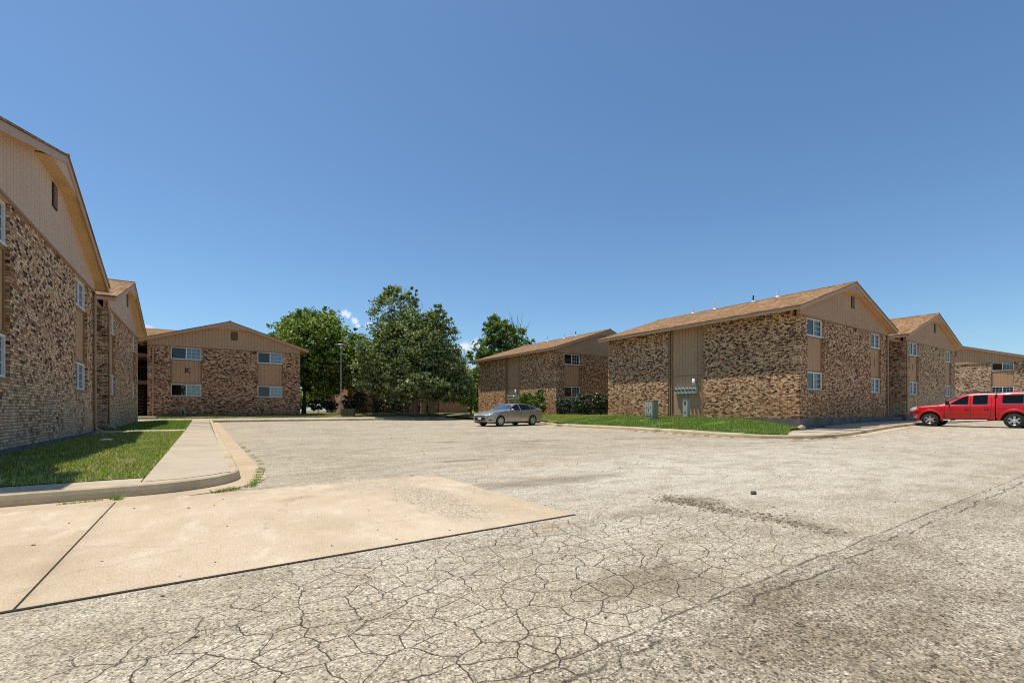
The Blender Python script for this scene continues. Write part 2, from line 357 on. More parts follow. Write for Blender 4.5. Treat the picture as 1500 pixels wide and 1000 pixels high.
def pad():
    t=NT('pad_concrete',.9,.2); p=t.obj(); X,Y,Z=t.sep(p)
    n=t.noise(p,.9,6,.6); m=t.noise(t.scalev(p,(1.5,.7,1)),2.6,6,.7); f=t.noise(p,95,3,.65)
    cc=t.mix(t.mapr(n,.3,.7),(.46,.355,.235),(.60,.485,.345))
    cc=t.mix(t.math('MULTIPLY',t.mapr(m,.5,.72),.35),cc,(.40,.28,.165))
    cc=t.mix(t.math('MULTIPLY',t.mapr(m,.46,.34),.5),cc,(.68,.58,.44))
    cc=t.mix(t.math('MULTIPLY',t.mapr(f,.56,.66),.75),cc,(.22,.155,.09))
    cc=t.mix(t.math('MULTIPLY',t.mapr(f,.44,.34),.7),cc,(.72,.60,.44))
    pk=t.mapr(t.noise(p,34,3,.8),.68,.73); cc=t.mix(t.math('MULTIPLY',pk,.6),cc,(.16,.12,.08))
    pw=t.vmath('ADD',p,t.vmath('MULTIPLY',t.vmath('SUBTRACT',t.noise(p,3,4,.6,col=True),(.5,.5,.5)),(.6,.6,0)))
    def ell(cx,cy,rx,ry,s=.3):
        return t.mapr(t.vmath('LENGTH',t.vmath('MULTIPLY',t.vmath('SUBTRACT',pw,(cx,cy,0)),(1/rx,1/ry,0)),(0,0,0)),1-s,1+s,1,0,True)
    sp=t.math('MAXIMUM',ell(2.1,4.7,.33,1.1),t.math('MULTIPLY',t.math('MAXIMUM',ell(2.0,5.9,.8,.3),ell(2.75,4.9,.14,.28)),.7))
    ag=t.n.new('ShaderNodeTexVoronoi'); ag.inputs['Scale'].default_value=85; t.l.new(p,ag.inputs['Vector'])
    agc=t.ramp(t.sep(ag.outputs['Color'])[0],[(0,(.07,.05,.035)),(.25,(.28,.22,.15)),(.7,(.50,.41,.29)),(1,(.70,.60,.45))])
    cc=t.mix(t.math('MULTIPLY',sp,.75),cc,agc)
    hc=t.mapr(t.voro(t.vmath('ADD',t.scalev(p,(.5,.8,1)),t.vmath('MULTIPLY',t.vmath('SUBTRACT',t.noise(p,2.2,5,.65,col=True),(.5,.5,.5)),(.3,.3,0))),.55,'DISTANCE_TO_EDGE'),.0015,.0045,1,0)
    cc=t.mix(t.math('MULTIPLY',hc,.25),cc,(.17,.12,.07))
    ed=t.math('MULTIPLY',t.math('MAXIMUM',t.mapr(t.math('ABSOLUTE',t.math('ADD',X,.78)),.0,.09,1,0),t.mapr(Y,6.05,6.43,0,1)),t.mapr(m,.35,.6)); cc=t.mix(t.math('MULTIPLY',ed,.45),cc,(.33,.235,.14))
    sc=t.mapr(t.noise(t.scalev(p,(.35,3.2,1)),3.0,5,.75),.56,.70); cc=t.mix(t.math('MULTIPLY',sc,.30),cc,(.36,.27,.17))
    st=t.math('MAXIMUM',ell(.85,5.6,.22,.12),ell(-1.6,4.2,1.1,.5,.6)); cc=t.mix(t.math('MULTIPLY',st,.28),cc,(.26,.17,.09))
    t.col(cc); t.bump(t.math('ADD',t.math('MULTIPLY',n,.5),t.math('SUBTRACT',f,pk)),.4,.006)
    return t.mat
M['pad']=pad()

def soil_mat(name, dry=.4):
    t=NT(name,1.0,.05); p=t.obj()
    n=t.noise(p,1.1,5,.62); f=t.noise(p,30,4,.7); m=t.noise(p,6,4,.7)
    g=t.mix(f,(.045,.085,.012),(.14,.24,.045)); d=t.mix(f,(.13,.10,.05),(.34,.27,.15))
    t.col(t.mix(t.math('MULTIPLY',t.mapr(t.math('ADD',t.math('MULTIPLY',n,.6),t.math('MULTIPLY',m,.4)),.52-.25*dry,.62-.25*dry),.85),g,d))
    t.bump(t.math('ADD',f,m),1.0,.03); return t.mat
M['soil']=soil_mat('lawn_soil',.35); M['soil_green']=soil_mat('lawn_soil_green',.0); M['soil_dry']=soil_mat('lawn_soil_dry',.95)

def leaf_mat(name, stops, rough=.5, trans=.3):
    t=NT(name,rough,.45); r=t.geo('Random Per Island')
    c=t.ramp(r,stops); t.col(c)
    tl=t.n.new('ShaderNodeBsdfTranslucent'); t.l.new(t.mix(1.0,c,(1.3,1.5,.6),'MULTIPLY'),tl.inputs[0])
    mx=t.n.new('ShaderNodeMixShader'); mx.inputs[0].default_value=trans
    t.l.new(t.b.outputs[0],mx.inputs[1]); t.l.new(tl.outputs[0],mx.inputs[2]); t.l.new(mx.outputs[0],t.out.inputs['Surface'])
    return t.mat
M['leaf_bright']=leaf_mat('leaf_bright',[(0,(.04,.075,.010)),(.45,(.13,.19,.025)),(.85,(.29,.37,.055)),(1,(.46,.50,.17))])
M['leaf_oak']=leaf_mat('leaf_grey_green',[(0,(.03,.045,.012)),(.30,(.11,.145,.040)),(.70,(.25,.295,.10)),(1,(.52,.55,.30))],.5,.25)
M['leaf_far']=leaf_mat('leaf_olive',[(0,(.05,.085,.014)),(.5,(.14,.20,.035)),(1,(.30,.36,.09))])
M['leaf_dark']=leaf_mat('leaf_dark',[(0,(.010,.022,.008)),(.6,(.035,.062,.02)),(1,(.30,.33,.20))],.4,.1)  # lightest leaf tone paints in the highlights on the hedges
M['leaf_lime']=leaf_mat('leaf_lime',[(0,(.08,.13,.02)),(.5,(.22,.31,.05)),(1,(.42,.50,.14))])
M['blade']=leaf_mat('grass_blade',[(0,(.07,.13,.010)),(.35,(.17,.25,.022)),(.58,(.29,.35,.05)),(.76,(.48,.43,.16)),(1,(.70,.60,.34))],.6,.35)
M['blade_green']=leaf_mat('grass_blade_lush',[(0,(.06,.13,.008)),(.5,(.13,.23,.018)),(.75,(.24,.33,.045)),(.9,(.42,.40,.15)),(1,(.55,.48,.25))],.6,.35)
M['blade_dry']=leaf_mat('grass_blade_dry',[(0,(.06,.11,.015)),(.4,(.13,.17,.03)),(.7,(.27,.25,.09)),(1,(.45,.37,.20))],.6,.3)

# ------------------------------------------------------------------ ground
def sm(a,b,x):
    u=np.clip((np.asarray(x,float)-a)/(b-a),0,1); return u*u*(3-2*u)
def hA(x,y): return .10*sm(20,36,y)+.10*sm(22,31,x)-.18*np.exp(-((np.asarray(x,float)-21.5)/5.5)**2-((np.asarray(y,float)-9)/4.0)**2)
def fb(x,y,s=1.0):
    return (np.sin(x*1.7*s+1.3*np.sin(y*1.1*s))+np.sin(y*2.3*s+1.7*np.sin(x*.9*s)))*.5

def grid(name, x0,x1,y0,y1, step, hf, mat, kind='structure', mask=None):
    nx=max(2,int(round((x1-x0)/step))+1); ny=max(2,int(round((y1-y0)/step))+1)
    xs=np.linspace(x0,x1,nx); ys=np.linspace(y0,y1,ny); XX,YY=np.meshgrid(xs,ys); ZZ=hf(XX,YY)
    v=np.stack([XX,YY,ZZ],-1).reshape(-1,3)
    f=[]
    for j in range(ny-1):
        for i in range(nx-1):
            if mask is not None and not mask((xs[i]+xs[i+1])/2,(ys[j]+ys[j+1])/2): continue
            a=j*nx+i; f.append((a,a+1,a+nx+1,a+nx))
    mb=MB(); mb.add([tuple(q) for q in v],f,0,True)
    o=mb.build(name,mat,recalc=False); tag(o,kind=kind); return o

mb=MB(); mb.add([(-500,-500,-.4),(500,-500,-.4),(500,500,-.4),(-500,500,-.4)],[(0,1,2,3)]); tag(mb.build('ground',M['soil_dry']),kind='structure')
grid('parking_lot',-40,73,-14,38,1.0,hA,M['asphalt'])

pd=MB(); pd.box(-14,-.785,3.26,6.425,-.05,.009); pd.box(-.772,2.9,3.26,6.425,-.05,.009)
tag(pd.build('concrete_pad',M['pad']),kind='structure')
jt=MB(); jt.box(-14,2.92,3.245,3.257,-.03,.006); jt.box(-.7845,-.7725,3.262,6.42,-.03,.004); jt.box(2.903,2.912,3.26,6.43,-.03,.0055); jt.box(-14,2.9,6.4275,6.434,-.03,.005)
tag(jt.build('joint_filler',M['joint']),kind='structure')

# kerb path (face line)
def arc(cx,cy,r,a0,a1,n=8): return [(cx+r*math.cos(math.radians(a0+(a1-a0)*i/n)),cy+r*math.sin(math.radians(a0+(a1-a0)*i/n))) for i in range(n+1)]
kp=[(-14,6.7),(-3,6.7)]+arc(-.62,7.77,1.07,-90,0,10)+[(.47,15),(.5,25),(.5,35.9)]
kp+=[(p[0],p[1]) for p in arc(1.7,35.9+.3,1.2,180,90,6)][1:]
kp+=[(6,37.4),(12,37.4),(17,37.4)]+arc(17.6,36.0,1.4,90,0,6)+[(19.0,30),(19,27),(18.4,24)]
kp+=[(17.7,22.2),(17.05,20.6),(16.8,19)]+[(16.8,14),(16.8,9.7)]+arc(18.3,9.7,1.5,180,270,8)+[(22,8.2),(30,8.25),(31.5,8.3),(42,8.3),(60,8.3)]
# densify
def dens(path,step=1.0):
    out=[]
    for a,b in zip(path[:-1],path[1:]):
        d=math.dist(a,b); n=max(1,int(d/step))
        out+= [(a[0]+(b[0]-a[0])*i/n, a[1]+(b[1]-a[1])*i/n) for i in range(n)]
    return out+[path[-1]]
kp=dens(kp)
def offs(path,d):
    out=[]
    for i,p in enumerate(path):
        a=path[max(0,i-1)]; b=path[min(len(path)-1,i+1)]
        tx,ty=b[0]-a[0],b[1]-a[1]; L=math.hypot(tx,ty); out.append((p[0]-ty/L*d,p[1]+tx/L*d))
    return out
# inward = left of travel for the left part (lawn on the left while going +x)
def sweep(name, path, prof, mat, side=1):
    mb=MB(); vs=[]; 
    for k,(d,z) in enumerate(prof):
        for j,(x,y) in enumerate(offs(path,d*side)):
            wz=.008*math.sin(x*1.9+y*1.3)+.005*math.sin(x*5.1-y*3.7) if 0<k<len(prof)-1 and d<.14 else 0
            hh=hA(path[j][0],path[j][1]); vs.append((x+wz*.6,y+wz*.6,float(hh)+z))
    n=len(path); fs=[(k*n+j,k*n+j+1,(k+1)*n+j+1,(k+1)*n+j) for k in range(len(prof)-1) for j in range(n-1)]
    mb.add(vs,fs,0,False); return mb
kd=dens(kp,.25)
kb=sweep('kerb',kd,[(0,-.06),(.004,.08),(.018,.125),(.045,.142),(.16,.148),(.163,-.06)],M['kerb'])
tag(kb.build('kerb',M['kerb']),kind='structure')
gt=[q for q in kd if q[1]<37 and q[0]<1.2]
gm=sweep('gutter',gt,[(-.34,-.03),(-.335,.010),(-.12,.006),(-.002,.012)],M['gutter'])
gm=MB()
path_in=gt; path_out=offs(gt,-.33)
vs=[(x,y,float(hA(x,y))+.012) for x,y in offs(gt,.0)]+[(x, max(y,6.436), float(hA(x,y))+.006) for x,y in path_out]
n=len(gt); gm.add(vs,[(i,i+1,n+i+1,n+i) for i in range(n-1)]); tag(gm.build('gutter',M['gutter'],recalc=True),kind='structure')
# right-hand gutter strip
gr=[q for q in kd if q[0]>16.5 and q[1]<22]
po=offs(gr,-.4); n=len(gr); gm=MB()
gm.add([(x,y,float(hA(x,y))+.012) for x,y in gr]+[(x,y,float(hA(x,y))+.005) for x,y in po],[(i,i+1,n+i+1,n+i) for i in range(n-1)]); tag(gm.build('gutter',M['kerb']),kind='structure')

# walks: slabs with open joints
wk=MB()
def slabs(x0,x1,y0,y1,z,along,step,th=.12):
    a0,a1=(x0,x1) if along=='x' else (y0,y1); n=max(1,round((a1-a0)/step)); st=(a1-a0)/n
    for i in range(n):
        s,e=a0+i*st+.005,a0+(i+1)*st-.005
        if along=='x': cx,cy=(s+e)/2,(y0+y1)/2; zz=z+float(hA(cx,cy)); wk.box(s,e,y0,y1,zz-th,zz+random.uniform(-.003,.003))
        else: cx,cy=(x0+x1)/2,(s+e)/2; zz=z+float(hA(cx,cy)); wk.box(x0,x1,s,e,zz-th,zz+random.uniform(-.003,.003))
slabs(-14,-.61,6.87,7.25,.150,'x',3.0)
slabs(-.60,.305,7.3,36.6,.150,'y',1.9)
for i in range(1): 
    wk.add([(-.6,6.868,.151),(-.2,6.93,.151),(.1,7.12,.151),(.24,7.295,.151),(-.6,7.295,.151)],[(0,1,2,3,4)])
slabs(-3.9,-.61,21.6,23.1,.165,'x',1.6)
slabs(-5.2,.45,36.65,37.35,.15,'x',1.6)
for k in range(13): wk.slab([(-5.2+k*1.8,37.57,.252),(-5.205+k*1.8+1.8,37.57,.252),(-5.205+k*1.8+1.8,38.0,.345),(-5.2+k*1.8,38.0,.345)],.15)
wk.box(-5.2,.5,37.36,37.575,.1,.249)
wk.box(-5.3,-2.6,38.0,41.0,.2,.50)
tag(wk.build('sidewalk',M['walk']),kind='structure')
wk=MB()
slabs(18.4,60,8.42,10.45,.149,'x',2.0)
wk.add([(a,b,float(hA(a,b))+.147) for a,b in ((16.96,9.6),(17.3,8.75),(18.0,8.41),(19.5,8.41),(19.5,9.6))],[(0,1,2,3,4)])
slabs(3.6,11.2,42.2,42.9,.47,'x',2.0)
slabs(11.3,23,42.4,43.2,.50,'x',2.0)
for k in range(6):
    y=38+k*.75; wk.box(13.0+k*.9,14.3+k*.9,y,y+.74,.2,.36+.03*k)
tag(wk.build('sidewalk',M['walk']),kind='structure')
ap=MB()
for (xa,xb) in ((16.97,17.6),):
    ys=np.linspace(9.7,20.6,12)
    for a,b in zip(ys[:-1],ys[1:]): ap.box(xa,xb,a+.004,b-.004,.05,.150+float(hA(17,(a+b)/2)))
tag(ap.build('kerb_walk',M['walk']),kind='structure')

def hLeft(x,y): return .155+hA(x,y)-.05*sm(-2.0,-3.2,x)+.02*fb(x,y,1.3)*sm(-.6,-1.3,x)*sm(7.25,7.9,y)
lw1=grid('lawn',-3.35,-.61,7.255,21.58,.3,hLeft,M['soil'])
lw2=grid('lawn',-3.35,-.61,23.12,36.6,.4,hLeft,M['soil_green'])
def hK(x,y):
    return .30+hA(x,37)*.3+.25*sm(38.0,41.0,y)+.05*sm(11,20,x)+.03*fb(x,y,.9)*sm(37.5,38.6,y)
lw3=grid('lawn',-2.55,18.9,37.97,41.4,.35,hK,M['soil_dry'])
def hB(x,y): return .58+.04*fb(x,y,.3)*sm(41.4,44,y)-.02
lw4=grid('lawn',-60,24,41.3,140,3.0,hB,M['soil_dry'])
def hR(x,y):
    e=np.minimum(sm(17.1,22.5,x), sm(9.2,14.0,y))
    return .160+hA(x,y)*(1-.5*e)+.36*e+.015*fb(x,y,1.1)
def mR(x,y):
    if y<10.4: return y>8.5 and x<18.3+(y-8.5)*2.2 and x>17.1+max(0,9.7-y)*.9
    return x>17.6 or y>20.7 and x>17.2
lw5=grid('lawn',17.0,23.95,8.5,22,.25,hR,M['soil_green'],mask=lambda x,y: mR(x,y) and x>(17.6 if y<19 else 17.6+max(0,(y-20)*.5)))
lw6=grid('lawn',17.5,40,22,41.3,.5,hR,M['soil'],mask=lambda x,y: x>17.3+ (1.2 if y>23 else .9))
lw7=grid('lawn',24,140,41.3,140,4.0,lambda x,y: .56+0*x,M['soil_dry'])
# higher ground far to the right
grid('rise',61,140,-20,41,2.0,lambda x,y:-.1+1.15*sm(61,72,x),M['soil_dry'])

def tufts(name, lawnf, region, n, h, w, mat, mask=None, dens=None, label=None):
    x0,x1,y0,y1=region
    X=rng.uniform(x0,x1,n); Y=rng.uniform(y0,y1,n)
    if mask is not None:
        k=np.array([mask(a,b) for a,b in zip(X,Y)]); X=X[k]; Y=Y[k]
    if dens is not None:
        k=rng.random(len(X))<dens(X,Y); X=X[k]; Y=Y[k]
    n=len(X); Z=lawnf(X,Y); A=rng.uniform(0,2*PI,n); H=h*rng.uniform(.35,1.25,n); W=w*rng.uniform(.6,1.4,n)
    L=rng.uniform(-.9,.9,(2,n))*H
    v=np.empty((n,3,3)); v[:,0]=np.stack([X-np.cos(A)*W,Y-np.sin(A)*W,Z-.005],-1); v[:,1]=np.stack([X+np.cos(A)*W,Y+np.sin(A)*W,Z-.005],-1)
    v[:,2]=np.stack([X+L[0],Y+L[1],Z+H],-1)
    return raw_mesh(name, v.reshape(-1,3), np.arange(n*3).reshape(-1,3), mat)

def raw_mesh(name, v, f, mat, parent=None, smooth=False):
    me=bpy.data.meshes.new(name); k=f.shape[1]; n=len(f)
    me.vertices.add(len(v)); me.vertices.foreach_set('co',np.ascontiguousarray(v,dtype=np.float32).ravel())
    me.loops.add(n*k); me.loops.foreach_set('vertex_index',np.ascontiguousarray(f,dtype=np.int32).ravel())
    me.polygons.add(n); me.polygons.foreach_set('loop_start',np.arange(0,n*k,k,dtype=np.int32))
    me.materials.append(mat); me.update(calc_edges=True); me.validate()
    o=bpy.data.objects.new(name,me); COL.objects.link(o)
    if parent: o.parent=parent
    return o
patch=lambda X,Y: np.clip(.50+.55*fb(X,Y,1.9)+.45*fb(X+3,Y,5.3)+.8*sm(8.0,7.3,Y)+.5*sm(-1.0,-.7,X),.05,1)
tag(tufts('grass',hLeft,(-3.2,-.60,7.24,21.6),80000,.055,.0055,M['blade'],dens=patch),label='patchy mown grass beside the near left brick building',kind='stuff')
tag(tufts('grass',hLeft,(-3.3,-.62,23.1,36.6),34000,.07,.010,M['blade_green']),label='mown grass beyond the first cross path on the left',kind='stuff')
tag(tufts('grass',hK,(-2.5,18.8,38.0,41.3),42000,.08,.013,M['blade_dry'],dens=lambda X,Y:np.clip(.6+.7*fb(X,Y,1.1)-.6*sm(11.5,14,X),.05,1)),label='dry thin grass behind the far kerb',kind='stuff')
tag(tufts('grass',hR,(17.6,23.9,8.5,22),90000,.075,.012,M['blade_green'],mask=mR,dens=lambda X,Y:np.clip(.9-.7*sm(.1,.8,fb(X,Y,1.2))*sm(13,19,Y)-.8*sm(.35,.8,fb(X*.7+2,Y*1.3,1.0)),.1,1)),label='bright green grass in front of the right brick building',kind='stuff')
tag(tufts('grass',hR,(18.6,24.5,22,31),34000,.08,.014,M['blade'],mask=lambda x,y:x>18.8),label='grass behind the silver car',kind='stuff')
# weeds in the gutter joints
wx=[]; 
def weeds(pts, n, h, w, mat, label):
    V=[]
    for (cx,cy,r) in pts:
        for _ in range(n):
            a=random.uniform(0,2*PI); q=r*math.sqrt(random.random()); x=cx+q*math.cos(a); y=cy+q*math.sin(a)*.5
            z=float(hA(x,y))+.003; t=random.uniform(0,2*PI); H=h*random.uniform(.4,1.2); l=random.uniform(-1,1)*H; l2=random.uniform(-1,1)*H
            V+= [(x-math.cos(t)*w,y-math.sin(t)*w,z),(x+math.cos(t)*w,y+math.sin(t)*w,z),(x+l,y+l2,z+H)]
    V=np.array(V); o=raw_mesh('weeds',V,np.arange(len(V)).reshape(-1,3),mat); tag(o,label=label,kind='stuff')
weeds([(-.80,6.62,.06),(-.78,6.56,.04)],80,.055,.0035,M['blade_green'],'weeds at the end of the pad joint under the kerb')
weeds([(-1.22+i*.055,6.56+.01*i,.045) for i in range(6)],45,.03,.003,M['blade_green'],'small weeds along the pad edge on the left')
weeds([(.12+.07*i,6.50+.035*i+.002*i*i,.06) for i in range(4)]+[(.5+.04*i,6.75+.12*i+.02*i*i,.07) for i in range(8)],55,.05,.004,M['blade_green'],'weeds round the kerb corner')
weeds([(.86+random.uniform(-.03,.03),9+i*.45+random.uniform(-.1,.1),.06) for i in range(14) if i%3],30,.035,.004,M['blade'],'weeds along the left gutter edge')
weeds([(16.35+random.uniform(-.05,.1),9.6+i*.5,.14) for i in range(10)]+[(17.4+i*.5,7.85+random.uniform(-.1,.05),.16) for i in range(12)],50,.04,.007,M['blade_dry'],'dry weeds along the right kerb')

# ------------------------------------------------------------------ buildings
def window(parent, x0,x1,z0,z1, y, kinds=('dark','blind'), grid_=(3,2)):
    f=MB(); fr=.055; mid=(x0+x1)/2
    f.box(x0,x1,y-.05,y+.03,z0,z0+fr); f.box(x0,x1,y-.05,y+.03,z1-fr,z1)
    f.box(x0,x0+fr,y-.05,y+.03,z0+fr,z1-fr); f.box(x1-fr,x1,y-.05,y+.03,z0+fr,z1-fr)
    f.box(mid-.028,mid+.028,y-.042,y+.028,z0+fr,z1-fr)
    f.box(x0-.03,x1+.03,y-.075,y-.051,z0-.012,z0+.022)
    w=f.build('window',M['white'],parent)
    for k,(a,b) in enumerate(((x0+fr,mid-.028),(mid+.028,x1-fr))):
        MB().box(a,b,y+.0,y+.004,z0+fr,z1-fr).build('pane',M['screen'] if kinds[k]=='dark' else M['pane'],w)
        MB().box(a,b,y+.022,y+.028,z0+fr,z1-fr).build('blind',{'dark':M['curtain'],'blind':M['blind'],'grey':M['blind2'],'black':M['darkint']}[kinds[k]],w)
        if grid_[k] and kinds[k]!='dark':
            m=MB(); g=.010
            for i in range(1,3): c=a+(b-a)*i/3; m.box(c-g,c+g,y-.012,y-.002,z0+fr,z1-fr)
            for i in range(1,3): c=z0+fr+(z1-z0-2*fr)*i/3; m.box(a,b,y-.0125,y-.0015,c-g,c+g)
            m.build('muntin',M['muntin'],w)
    return w

def building(name,label,loc,rz,W=11.5,L=12.6,wins=((.85,2.6),(8.9,10.45)),brick='brick',siding='siding',side_panel=True,
             letter=None,letter_win=1,vent_x=.35,kinds=None,downspouts=(),group='two-storey brick apartment buildings',pipes=(),brick_mat2=None,found=.75,panel_mat='panel'):
    e=empty(name,loc,rz,label,'building',group)
    EZ=5.38; OH=.6; OG=.36; S=.32; T=5.0
    def top(x): return EZ+S*(x+OH) if x<=W/2 else EZ+S*(W-x+OH)
    # brick walls -------------------------------------------------
    b=MB(); xs=[0]
    for a,c in wins: xs+=[a,c]
    xs.append(W)
    for i in range(0,len(xs),2): b.box(xs[i],xs[i+1],0,.3,0,T)
    for a,c in wins: b.box(a,c,.0,.3,0,1.36)
    b.box(0,W,L-.3,L,0,T)
    P0,P1=5.13,7.51
    if side_panel:
        b.box(0,.3,.3,P0,0,T+.40); b.box(0,.3,P1,L-.3,0,T+.40)
    else: b.box(0,.3,.3,L-.3,0,T+.40)
    b.box(W-.3,W,.3,L-.3,0,T+.40)
    b.build('wall',M[brick],e)
    f=MB().box(-.05,W+.05,-.05,L+.05,-found,-.002); f.build('foundation',M['found'],e)
    # recessed window bays ---------------------------------------
    for i,(a,c) in enumerate(wins):
        p=MB().box(a+.002,c-.002,.10,.2,1.43+.88-.02,4.12+.02)
        pn=p.build('siding_panel',M[panel_mat],e)
        t=MB().box(a+.002,a+.07,.07,.099,2.33,4.10).box(c-.07,c-.002,.07,.099,2.33,4.10)
        t.box(a+.072,c-.072,.072,.098,2.33,2.39).box(a+.072,c-.072,.072,.098,4.03,4.10); MB().box(a-.01,c+.01,-.012,.2,1.362,1.428).build('sill',M['trim'],e)
        t.build('trim',M['trim'],e)
        MB().box(a+.002,c-.002,.24,.26,1.43,T).build('reveal',M['trim'],e)
        k=(kinds[i] if kinds else (('dark','blind'),('dark','grey')))
        window(e,a+.015,c-.015,4.12,T-.01,.115,k[0]); window(e,a+.015,c-.015,1.43,2.31,.115,k[1])
        if letter and i==letter_win:
            cu=bpy.data.curves.new('letter','FONT'); cu.body=letter; cu.size=.52; cu.extrude=.012; cu.align_x='CENTER'; cu.align_y='CENTER'; cu.offset=.008
            to=bpy.data.objects.new('tmp',cu); COL.objects.link(to); dg=bpy.context.evaluated_depsgraph_get()
            me=bpy.data.meshes.new_from_object(to.evaluated_get(dg)); bpy.data.objects.remove(to)
            me.materials.clear(); me.materials.append(M['black'] if letter=='K' else M['trim']); lo=bpy.data.objects.new('letter',me); COL.objects.link(lo)
            lo.parent=pn; lo.rotation_euler=(PI/2,0,0); lo.location=((a+c)/2+.07,.085,3.30)
    # gable siding ------------------------------------------------
    for y0,y1 in ((-.035,.12),(L-.12,L+.03)):
        g=MB(); g.prism([(0,T+.0005),(W,T+.0005),(W,top(W)-.14),(W/2,top(W/2)-.14),(0,top(0)-.14)],y0,y1)
        g.build('gable_siding',M[siding],e)
    bt=MB().box(-.005,W+.005,-.05,-.036,T-.012,T+.05); bt.build('trim',M['trim'],e)
    v=MB(); vx=W/2+vent_x; vz=6.38-(.3 if W<10.5 else 0)
    v.box(vx-.21,vx+.21,-.06,-.036,vz-.31,vz+.31,0)
    for k in range(9): v.box(vx-.18,vx+.18,-.075,-.061,vz-.27+k*.062,vz-.27+k*.062+.026,1)
    v.build('gable_vent',[M['darkint'],M['trim']],e)
    # roof --------------------------------------------------------
    r=MB(); y0,y1=-OG,L+OG; R=(W/2,EZ+S*(W/2+OH)); th=.045
    for q in ([(-OH-.03,y0-.03,EZ-.01),(W/2,y0-.03,R[1]),(W/2,y1+.03,R[1]),(-OH-.03,y1+.03,EZ-.01)],
              [(W/2,y0-.03,R[1]),(W+OH+.03,y0-.03,EZ-.01),(W+OH+.03,y1+.03,EZ-.01),(W/2,y1+.03,R[1])]): r.slab(q,th)
    r.tube([(W/2,y0-.03,R[1]-.02),(W/2,y1+.03,R[1]-.02)],.06,8)
    ro=r.build('roof',M['shingle'],e)
    f=MB()
    for xx in ((-OH,-OH+.03),(W+OH-.03,W+OH)): f.box(xx[0],xx[1],y0+.03,y1-.03,EZ-.21,EZ-.062)
    for yy in ((y0,y0+.03),(y1-.03,y1)):
        f.prism([(-OH,EZ-.235),(W/2,R[1]-.235),(W/2,R[1]-.052),(-OH,EZ-.055)],yy[0],yy[1])
        f.prism([(W/2,R[1]-.235),(W+OH,EZ-.235),(W+OH,EZ-.055),(W/2,R[1]-.052)],yy[0],yy[1])
    f.build('fascia',M['fascia'],e)
    s=MB(); d=.15
    s.slab([(-OH+.03,y0+.03,EZ-d),(W/2,y0+.03,R[1]-d),(W/2,0.11,R[1]-d),(-OH+.03,.11,EZ-d)],.015)
    s.slab([(W/2,y0+.03,R[1]-d),(W+OH-.03,y0+.03,EZ-d),(W+OH-.03,.11,EZ-d),(W/2,.11,R[1]-d)],.015)
    s.slab([(-OH+.03,.115,EZ-d),(.29,.115,EZ-d+S*.86),(.29,y1-.03,EZ-d+S*.86),(-OH+.03,y1-.03,EZ-d)],.015)
    s.slab([(W+OH-.03,.115,EZ-d),(W+OH-.03,y1-.03,EZ-d),(W-.29,y1-.03,EZ-d+S*.86),(W-.29,.115,EZ-d+S*.86)],.015)
    hw=1.3; pz=R[1]-.2-S*hw
    s.box(W/2-hw,W/2+hw,y0+.05,-.03,pz-.01,pz+.01)
    s.build('soffit',M['soffit'],e)
    MB().prism([(W/2-hw,pz),(W/2+hw,pz),(W/2,R[1]-.19)],y0+.031,y0+.05).build('gable_siding',M[siding],e)
    # service recess on the long side ------------------------------
    if side_panel:
        MB().box(.14,.2,P0,P1,.02,T+.55).build('siding_panel',M['siding'],e)
        for q in ((-.012,.139,P0+.002,P0+.10,.02,T+.3),(.06,.139,P1-.22,P1-.14,.02,T+.3),(.03,.139,P1-.09,P1-.002,.02,T+.3),(.09,.139,P0+.102,P1-.222,.02,.12),(.118,.139,P0+.102,P1-.222,2.42,2.46)):
            MB().box(*q).build('trim',M['trim'],e)
        t=MB(); t.tube([(.06,P0+.45,2.1),(.06,P0+.45,T+.2)],.03,8); t.build('conduit',M['downspout'],e)
    for (sx,y,ztop,bend) in downspouts:
        t=MB(); zb=-found+.12 if found<.3 else .05
        t.tube([(sx+bend,y-.02,5.12),(sx+bend*.5,y-.03,4.99),(sx,y-.06,4.78),(sx,y-.06,.25),(sx,y-.10,.08),(sx,y-.28,-.02)],.045,8)
        for z in (1.2,3.2): t.box(sx-.06,sx+.06,y-.045,y+.0,z,z+.03)
        t.build('downspout',M['downspout'],e)
    for (px_,py_,h,dark) in pipes:
        zt=top(px_); t=MB(); t.tube([(px_,py_,zt-.1),(px_,py_,zt+h)],.045,10,1 if dark else 0); t.lathe([(.14,-.02),(.06,.07)],12,(px_,py_,zt+.02),'z',0)
        t.build('vent_pipe',[M['white'],M['black']],ro)
    return e

DB=('dark','blind'); DG=('dark','grey'); GB=('grey','black'); BB=('grey','blind'); DK=('dark','black')
A=building('apartment_building','near left brick apartment block with tall shaded tan gable, cut off by the photo edge',(-3.29,10.6,.20),PI/2,wins=((.85,2.95),(8.75,10.45)),
   brick='brick_pale',siding='siding_pink',side_panel=False,downspouts=((11.38,0,5,.15),),found=.24,kinds=((DK,DK),(DB,DG)))
B=building('apartment_building','second brick apartment block on the left, narrow gable beside the grass, beyond the first downspouts',(-3.29,24.9,.20),PI/2,W=10.7,
   wins=((.75,2.15),(8.2,9.6)),brick='brick_pale',siding='siding_pink',side_panel=False,downspouts=((.12,0,5,-.15),),found=.35,kinds=((DG,DG),(DG,DG)))
K=building('apartment_building','brick apartment block facing the lot with black letter K on its left tan panel',(-3.28,41.1,.52),0,W=9.9,wins=((1.3,3.17),(6.8,8.6)),
   side_panel=False,letter='K',letter_win=0,downspouts=((.32,0,5,-.2),),found=.3,vent_x=.3,kinds=((DK,DG),(DB,DB)),brick='brick_red')
